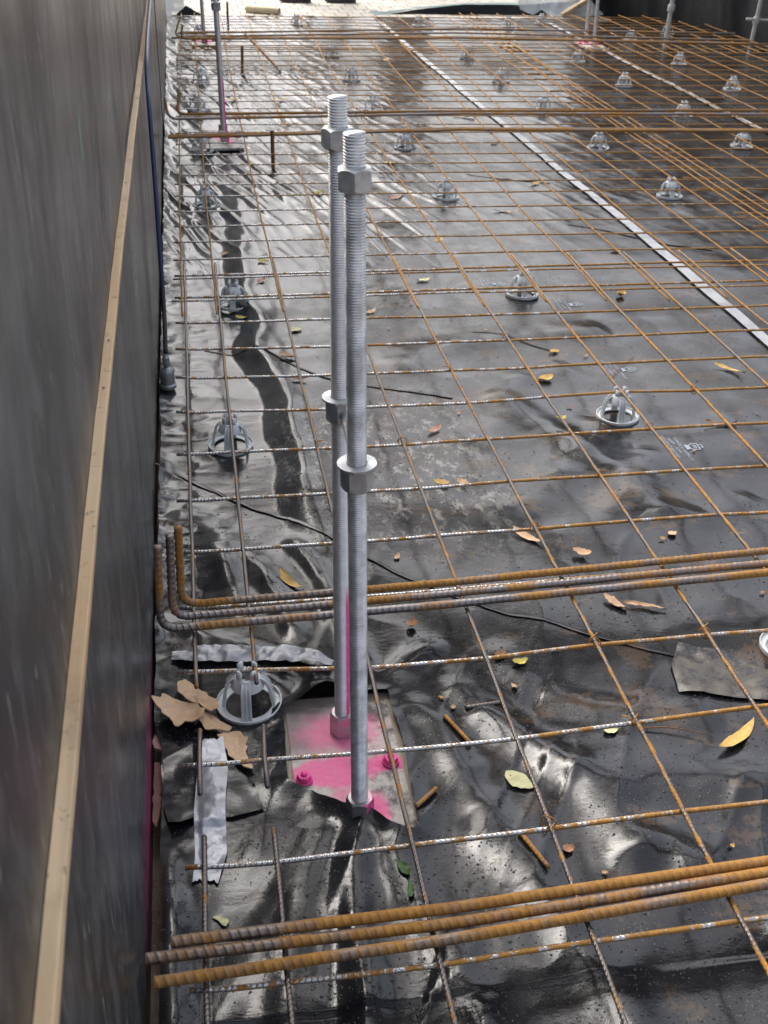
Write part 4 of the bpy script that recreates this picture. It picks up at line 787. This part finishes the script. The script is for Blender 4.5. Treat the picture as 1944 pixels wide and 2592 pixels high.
# black corner of the sheet turned up by the wall end
me = mesh('sheet_corner', [(.04, 9.31, .0), (.25, 9.30, -.005), (.09, 9.36, .075), (.0, 9.28, .012), (.16, 9.335, .036)], [(3, 0, 2), (0, 4, 2), (0, 1, 4)]); tag(link('sheet_corner', me, BLACK), 'black plastic corner turned up by the far wall end', 'plastic flap')
tb = empty('cardboard_tube', (.735, 9.45, .032), 'beige cardboard tube lying at the edge of the paving', 'cardboard tube', rz=math.atan2(-.123, .253))
ob = link('tube', auto(lathe('tube', [(.030, -.15), (.030, .15), (.026, .15), (.026, -.15)], 24, True), 40), CARD, tb); ob.rotation_euler = (0, math.pi/2, 0)
pk = tag(link('plank', auto(box('plank', .62, .07, .035, .002, (.31, 0, 0)), 30), PINE2, smooth=False), 'pale timber plank leaning on the milky plastic film', 'plank'); pk.location = (3.37, 9.40, .02); pk.rotation_euler = (0, -math.radians(29), .12)
def prop(x, y, label, cz, lean=.0, arms=False):
    E_ = empty('steel_prop', (x, y, -.01), label, 'steel prop', 'props at the far right'); E_.rotation_euler = (0, lean, 0)
    link('tube', auto(lathe('tube', [(.0165, 0), (.0165, 1.9)], 16), 40), PVC, E_)
    c = link('collar', auto(lathe('collar', [(.017, -.028), (.024, -.028), (.026, -.02), (.026, .014), (.022, .022), (.017, .022)], 18, True), 40), PVC, E_); c.location = (0, 0, cz)
    if arms: 
        h = link('handle', sweep('handle', [(-.085, 0, 0), (.16, 0, 0)], .010, 10, .05), PVC, E_); h.location = (0, -.005, cz)
prop(3.64, 7.66, 'pale steel prop with collar rising out of the torn sheet at the far right', .305, .02)
prop(4.30, 7.60, 'pale steel prop with cross handle at the right edge by the black lining', .235, .05, True)
# person walking on the paving; only the boots reach into the picture
def boot_mesh():
    t = np.linspace(0, 1, 15); L = .285; V = []; F = []
    for k, a in enumerate(t):
        x = (a-.35)*L; w_ = .036+.014*math.sin(math.pi*min(1, a*1.1))*(a > .3)+.006*math.exp(-((a-.72)/.15)**2); w_ *= math.sqrt(max(.05, 1-((a-.5)/.5)**8)); h = .105 if a < .42 else .105-.060*sst((a-.42)/.25); h = h*(1-.45*max(0, (a-.85)/.15)**2)
        for q in range(13):
            th_ = math.pi*q/12; V.append((x, w_*math.cos(th_), .022+(h-.022)*math.sin(th_)**.6))
        V.append((x, -w_*.9, .022)); V.append((x, w_*.9, .022))
        if k: i = 15*(k-1); j = 15*k; F += [(i+q, i+(q+1) % 15, j+(q+1) % 15, j+q) for q in range(15)]
    F += [tuple(range(14, -1, -1)), tuple(15*14+q for q in range(15))]; up_ = mesh('boot', V, F)
    V = []; F = []
    for k, a in enumerate(t):
        x = (a-.35)*L*1.03; w_ = .041+.014*math.sin(math.pi*min(1, a*1.1))*(a > .3)+.004*math.exp(-((a-.72)/.15)**2); w_ *= math.sqrt(max(.05, 1-((a-.5)/.5)**8)); z0 = .0 if a < .33 or .46 < a < .9 else (.008 if a <= .46 else .012*(a-.9)/.1)
        V += [(x, -w_, z0), (x, w_, z0), (x, w_, .024), (x, -w_, .024)]
        if k: i = 4*(k-1); j = 4*k; F += [(i+q, i+(q+1) % 4, j+(q+1) % 4, j+q) for q in range(4)]
    F += [(3, 2, 1, 0), tuple(56+q for q in range(4))]; return up_, auto(mesh('sole', V, F), 40)
bu, bs_ = boot_mesh()
FA, FB = Vector((1.13, 10.26, .006)), Vector((1.55, 10.27, .006))
pe = empty('person', (1.34, 10.27, .006), 'person in brown work boots striding across the paving, cut off by the picture top', 'person')
hip = Vector((.02, 0, .93)); sk = []; ed = []; rad_ = []
def jv(p, r, par=None):
    sk.append(tuple(p)); rad_.append(r)
    if par is not None: ed.append((par, len(sk)-1))
    return len(sk)-1
pv0 = jv(hip, .13); c1 = jv((.02, 0, 1.15), .12, pv0); c2 = jv((.01, 0, 1.38), .135, c1); nk = jv((.0, 0, 1.50), .055, c2); hd0 = jv((-.01, 0, 1.60), .085, nk); hd1 = jv((-.015, 0, 1.72), .078, hd0)
for sgn, fx in ((-1, -.17), (1, .25)):
    h_ = jv((.02, .09*sgn, .90), .095, pv0); kn = jv((fx*.45-.03, .09*sgn, .50), .062, h_); an = jv((fx, .06*sgn, .10), .045, kn); jv((fx-.02, .06*sgn, .07), .04, an)
    sh = jv((.01, .19*sgn, 1.40), .06, c2); el = jv((.06-.10*sgn, .24*sgn, 1.13), .045, sh); wr = jv((-.06-.14*sgn, .22*sgn, .90), .032, el); ha = jv((-.09-.14*sgn, .21*sgn, .82), .038, wr)
me = bpy.data.meshes.new('body'); me.from_pydata(sk, ed, []); bo = link('body', me, CLOTH, pe, smooth=False)
md = bo.modifiers.new('skin', 'SKIN'); me.skin_vertices[0].data[0].use_root = True
for d_, r_ in zip(me.skin_vertices[0].data, rad_): d_.radius = (r_, r_)
md.use_smooth_shade = True; sb = bo.modifiers.new('sub', 'SUBSURF'); sb.levels = 1; sb.render_levels = 1
for F_ in (FA, FB):
    b_ = link('boot', bu, BOOT, pe); b_.location = F_-pe.location; b_.rotation_euler = (0, 0, math.pi+.05); link('sole', bs_, SOLE, b_)

# ------------------------------------------------------------------ gum tree added unseen behind the paving, to darken the wet sheet's reflections
gt = empty('added_gum_tree', (2.5, 12.2, 0), 'unseen tall gum tree, added beyond the far end to darken reflections in the wet sheet', 'tree')
TRUNK = m_plain('gum_trunk_bark', (.42, .35, .28), .8, .3, 6, bump=.5, bd=.01); GLEAF = m_plain('gum_foliage', (.055, .085, .035), .5, .45, 3, bump=.1)
rt_ = np.random.RandomState(17)
link('trunk', sweep('trunk', spline([(0, 0, -.1), (-.1, 0, 2.5), (-.5, -.3, 5.), (-.9, -.8, 7.6), (-1.2, -1.4, 10.2), (-1.3, -1.8, 12.5)], 8), [.30, .24, .20, .16, .10, .04], 12, .2), TRUNK, gt)
ends = []
for a, z0, Lb, rise in ((-2.9, 5.0, 5.2, 2.4), (-2.2, 6.0, 5.0, 2.2), (-1.6, 6.6, 4.4, 2.6), (-.9, 7.2, 4.2, 2.0), (-2.6, 7.8, 4.6, 2.4), (.2, 7.5, 3.2, 2.4), (1.6, 8.0, 3.2, 2.4), (2.9, 8.4, 3.8, 2.0), (-1.9, 9.4, 3.4, 2.4), (-3.1, 9.6, 3.4, 1.8)):
    o_ = np.array([np.interp(z0, [0, 5, 7.6, 10.2, 12.5], [0, -.5, -.9, -1.2, -1.3]), np.interp(z0, [0, 5, 7.6, 10.2, 12.5], [0, -.3, -.8, -1.4, -1.8]), z0]); d_ = np.array([math.cos(a), math.sin(a), 0])
    pts_ = [o_, o_+d_*Lb*.4+[0, 0, rise*.5], o_+d_*Lb*.75+[0, 0, rise*.85], o_+d_*Lb+[0, 0, rise]]
    link('limb', sweep('limb', spline(pts_, 6), [.11, .08, .05, .02], 8, .15), TRUNK, gt)
    for t_ in (.45, .62, .8, 1.0):
        for q in range(2): ends.append(o_+d_*Lb*t_+np.array([0, 0, rise*t_])+rt_.randn(3)*[.55, .55, .45])
V = []; F = []
for e_ in ends:
    for q in range(int(rt_.uniform(130, 260))):
        c_ = e_+rt_.randn(3)*[.42, .42, .34]; d_ = rt_.randn(3)*[.6, .6, .5]+[0, 0, -.9]; d_ /= np.linalg.norm(d_); n_ = np.cross(d_, rt_.randn(3)); n_ /= np.linalg.norm(n_); L_ = rt_.uniform(.16, .34); W_ = L_*.17; b0 = len(V)
        V += [c_, c_+d_*L_*.45+n_*W_, c_+d_*L_, c_+d_*L_*.45-n_*W_]; F.append((b0, b0+1, b0+2, b0+3))
link('crown', mesh('crown', V, F), GLEAF, gt, smooth=False)

# ------------------------------------------------------------------ rain beads on the sheet
rs = np.random.RandomState(3); n0 = 42000
dx = rs.uniform(-.05, 1.9, n0); dy = -.12+2.9*rs.rand(n0)**1.25
den = sst((fbm(dx/.18, dy/.18, 301, 2)+.55)/.75)*(1-.85*sst((dy-.7)/1.1)); kp = (rs.rand(n0) < den) & ~inside(dx, dy, HOLE0) & (dx < .75+.45*(dy+.1)); dx, dy = dx[kp], dy[kp]
rr = np.clip(rs.lognormal(-6.72, .38, len(dx)), .0005, .0028); z0 = hmem(dx, dy)
a = np.linspace(0, 2*math.pi, 7, endpoint=False); ell = rs.uniform(.8, 1.3, len(dx)); an = rs.uniform(0, 3.14, len(dx))
V = []; 
rings = [(1., -.15), (.8, .32), (.42, .52)]
P_ = np.zeros((len(dx), 22, 3))
for k, (q, hh) in enumerate(rings):
    cx_ = np.cos(a)[None]*q*ell[:, None]; sy_ = np.sin(a)[None]*q/ell[:, None]; co, si = np.cos(an)[:, None], np.sin(an)[:, None]
    P_[:, k*7:k*7+7, 0] = dx[:, None]+rr[:, None]*(cx_*co-sy_*si); P_[:, k*7:k*7+7, 1] = dy[:, None]+rr[:, None]*(cx_*si+sy_*co); P_[:, k*7:k*7+7, 2] = z0[:, None]+rr[:, None]*hh
P_[:, 21] = np.stack([dx, dy, z0+.58*rr], 1)
F1 = []
for k in range(2): F1 += [(k*7+i, k*7+(i+1) % 7, k*7+7+(i+1) % 7, k*7+7+i) for i in range(7)]
T1 = [(14+i, 14+(i+1) % 7, 21) for i in range(7)]
off = (np.arange(len(dx))*22)[:, None, None]; Q4 = (np.array(F1)[None]+off).reshape(-1, 4); Q3 = (np.array(T1)[None]+off).reshape(-1, 3)
me = bpy.data.meshes.new('water_beads'); me.from_pydata(P_.reshape(-1, 3), [], Q4.tolist()+Q3.tolist()); me.update()
tag(link('water_beads', me, WATER), 'rain drops beaded on the black plastic sheet', 'water drops', kind='stuff')
print('beads', len(dx))
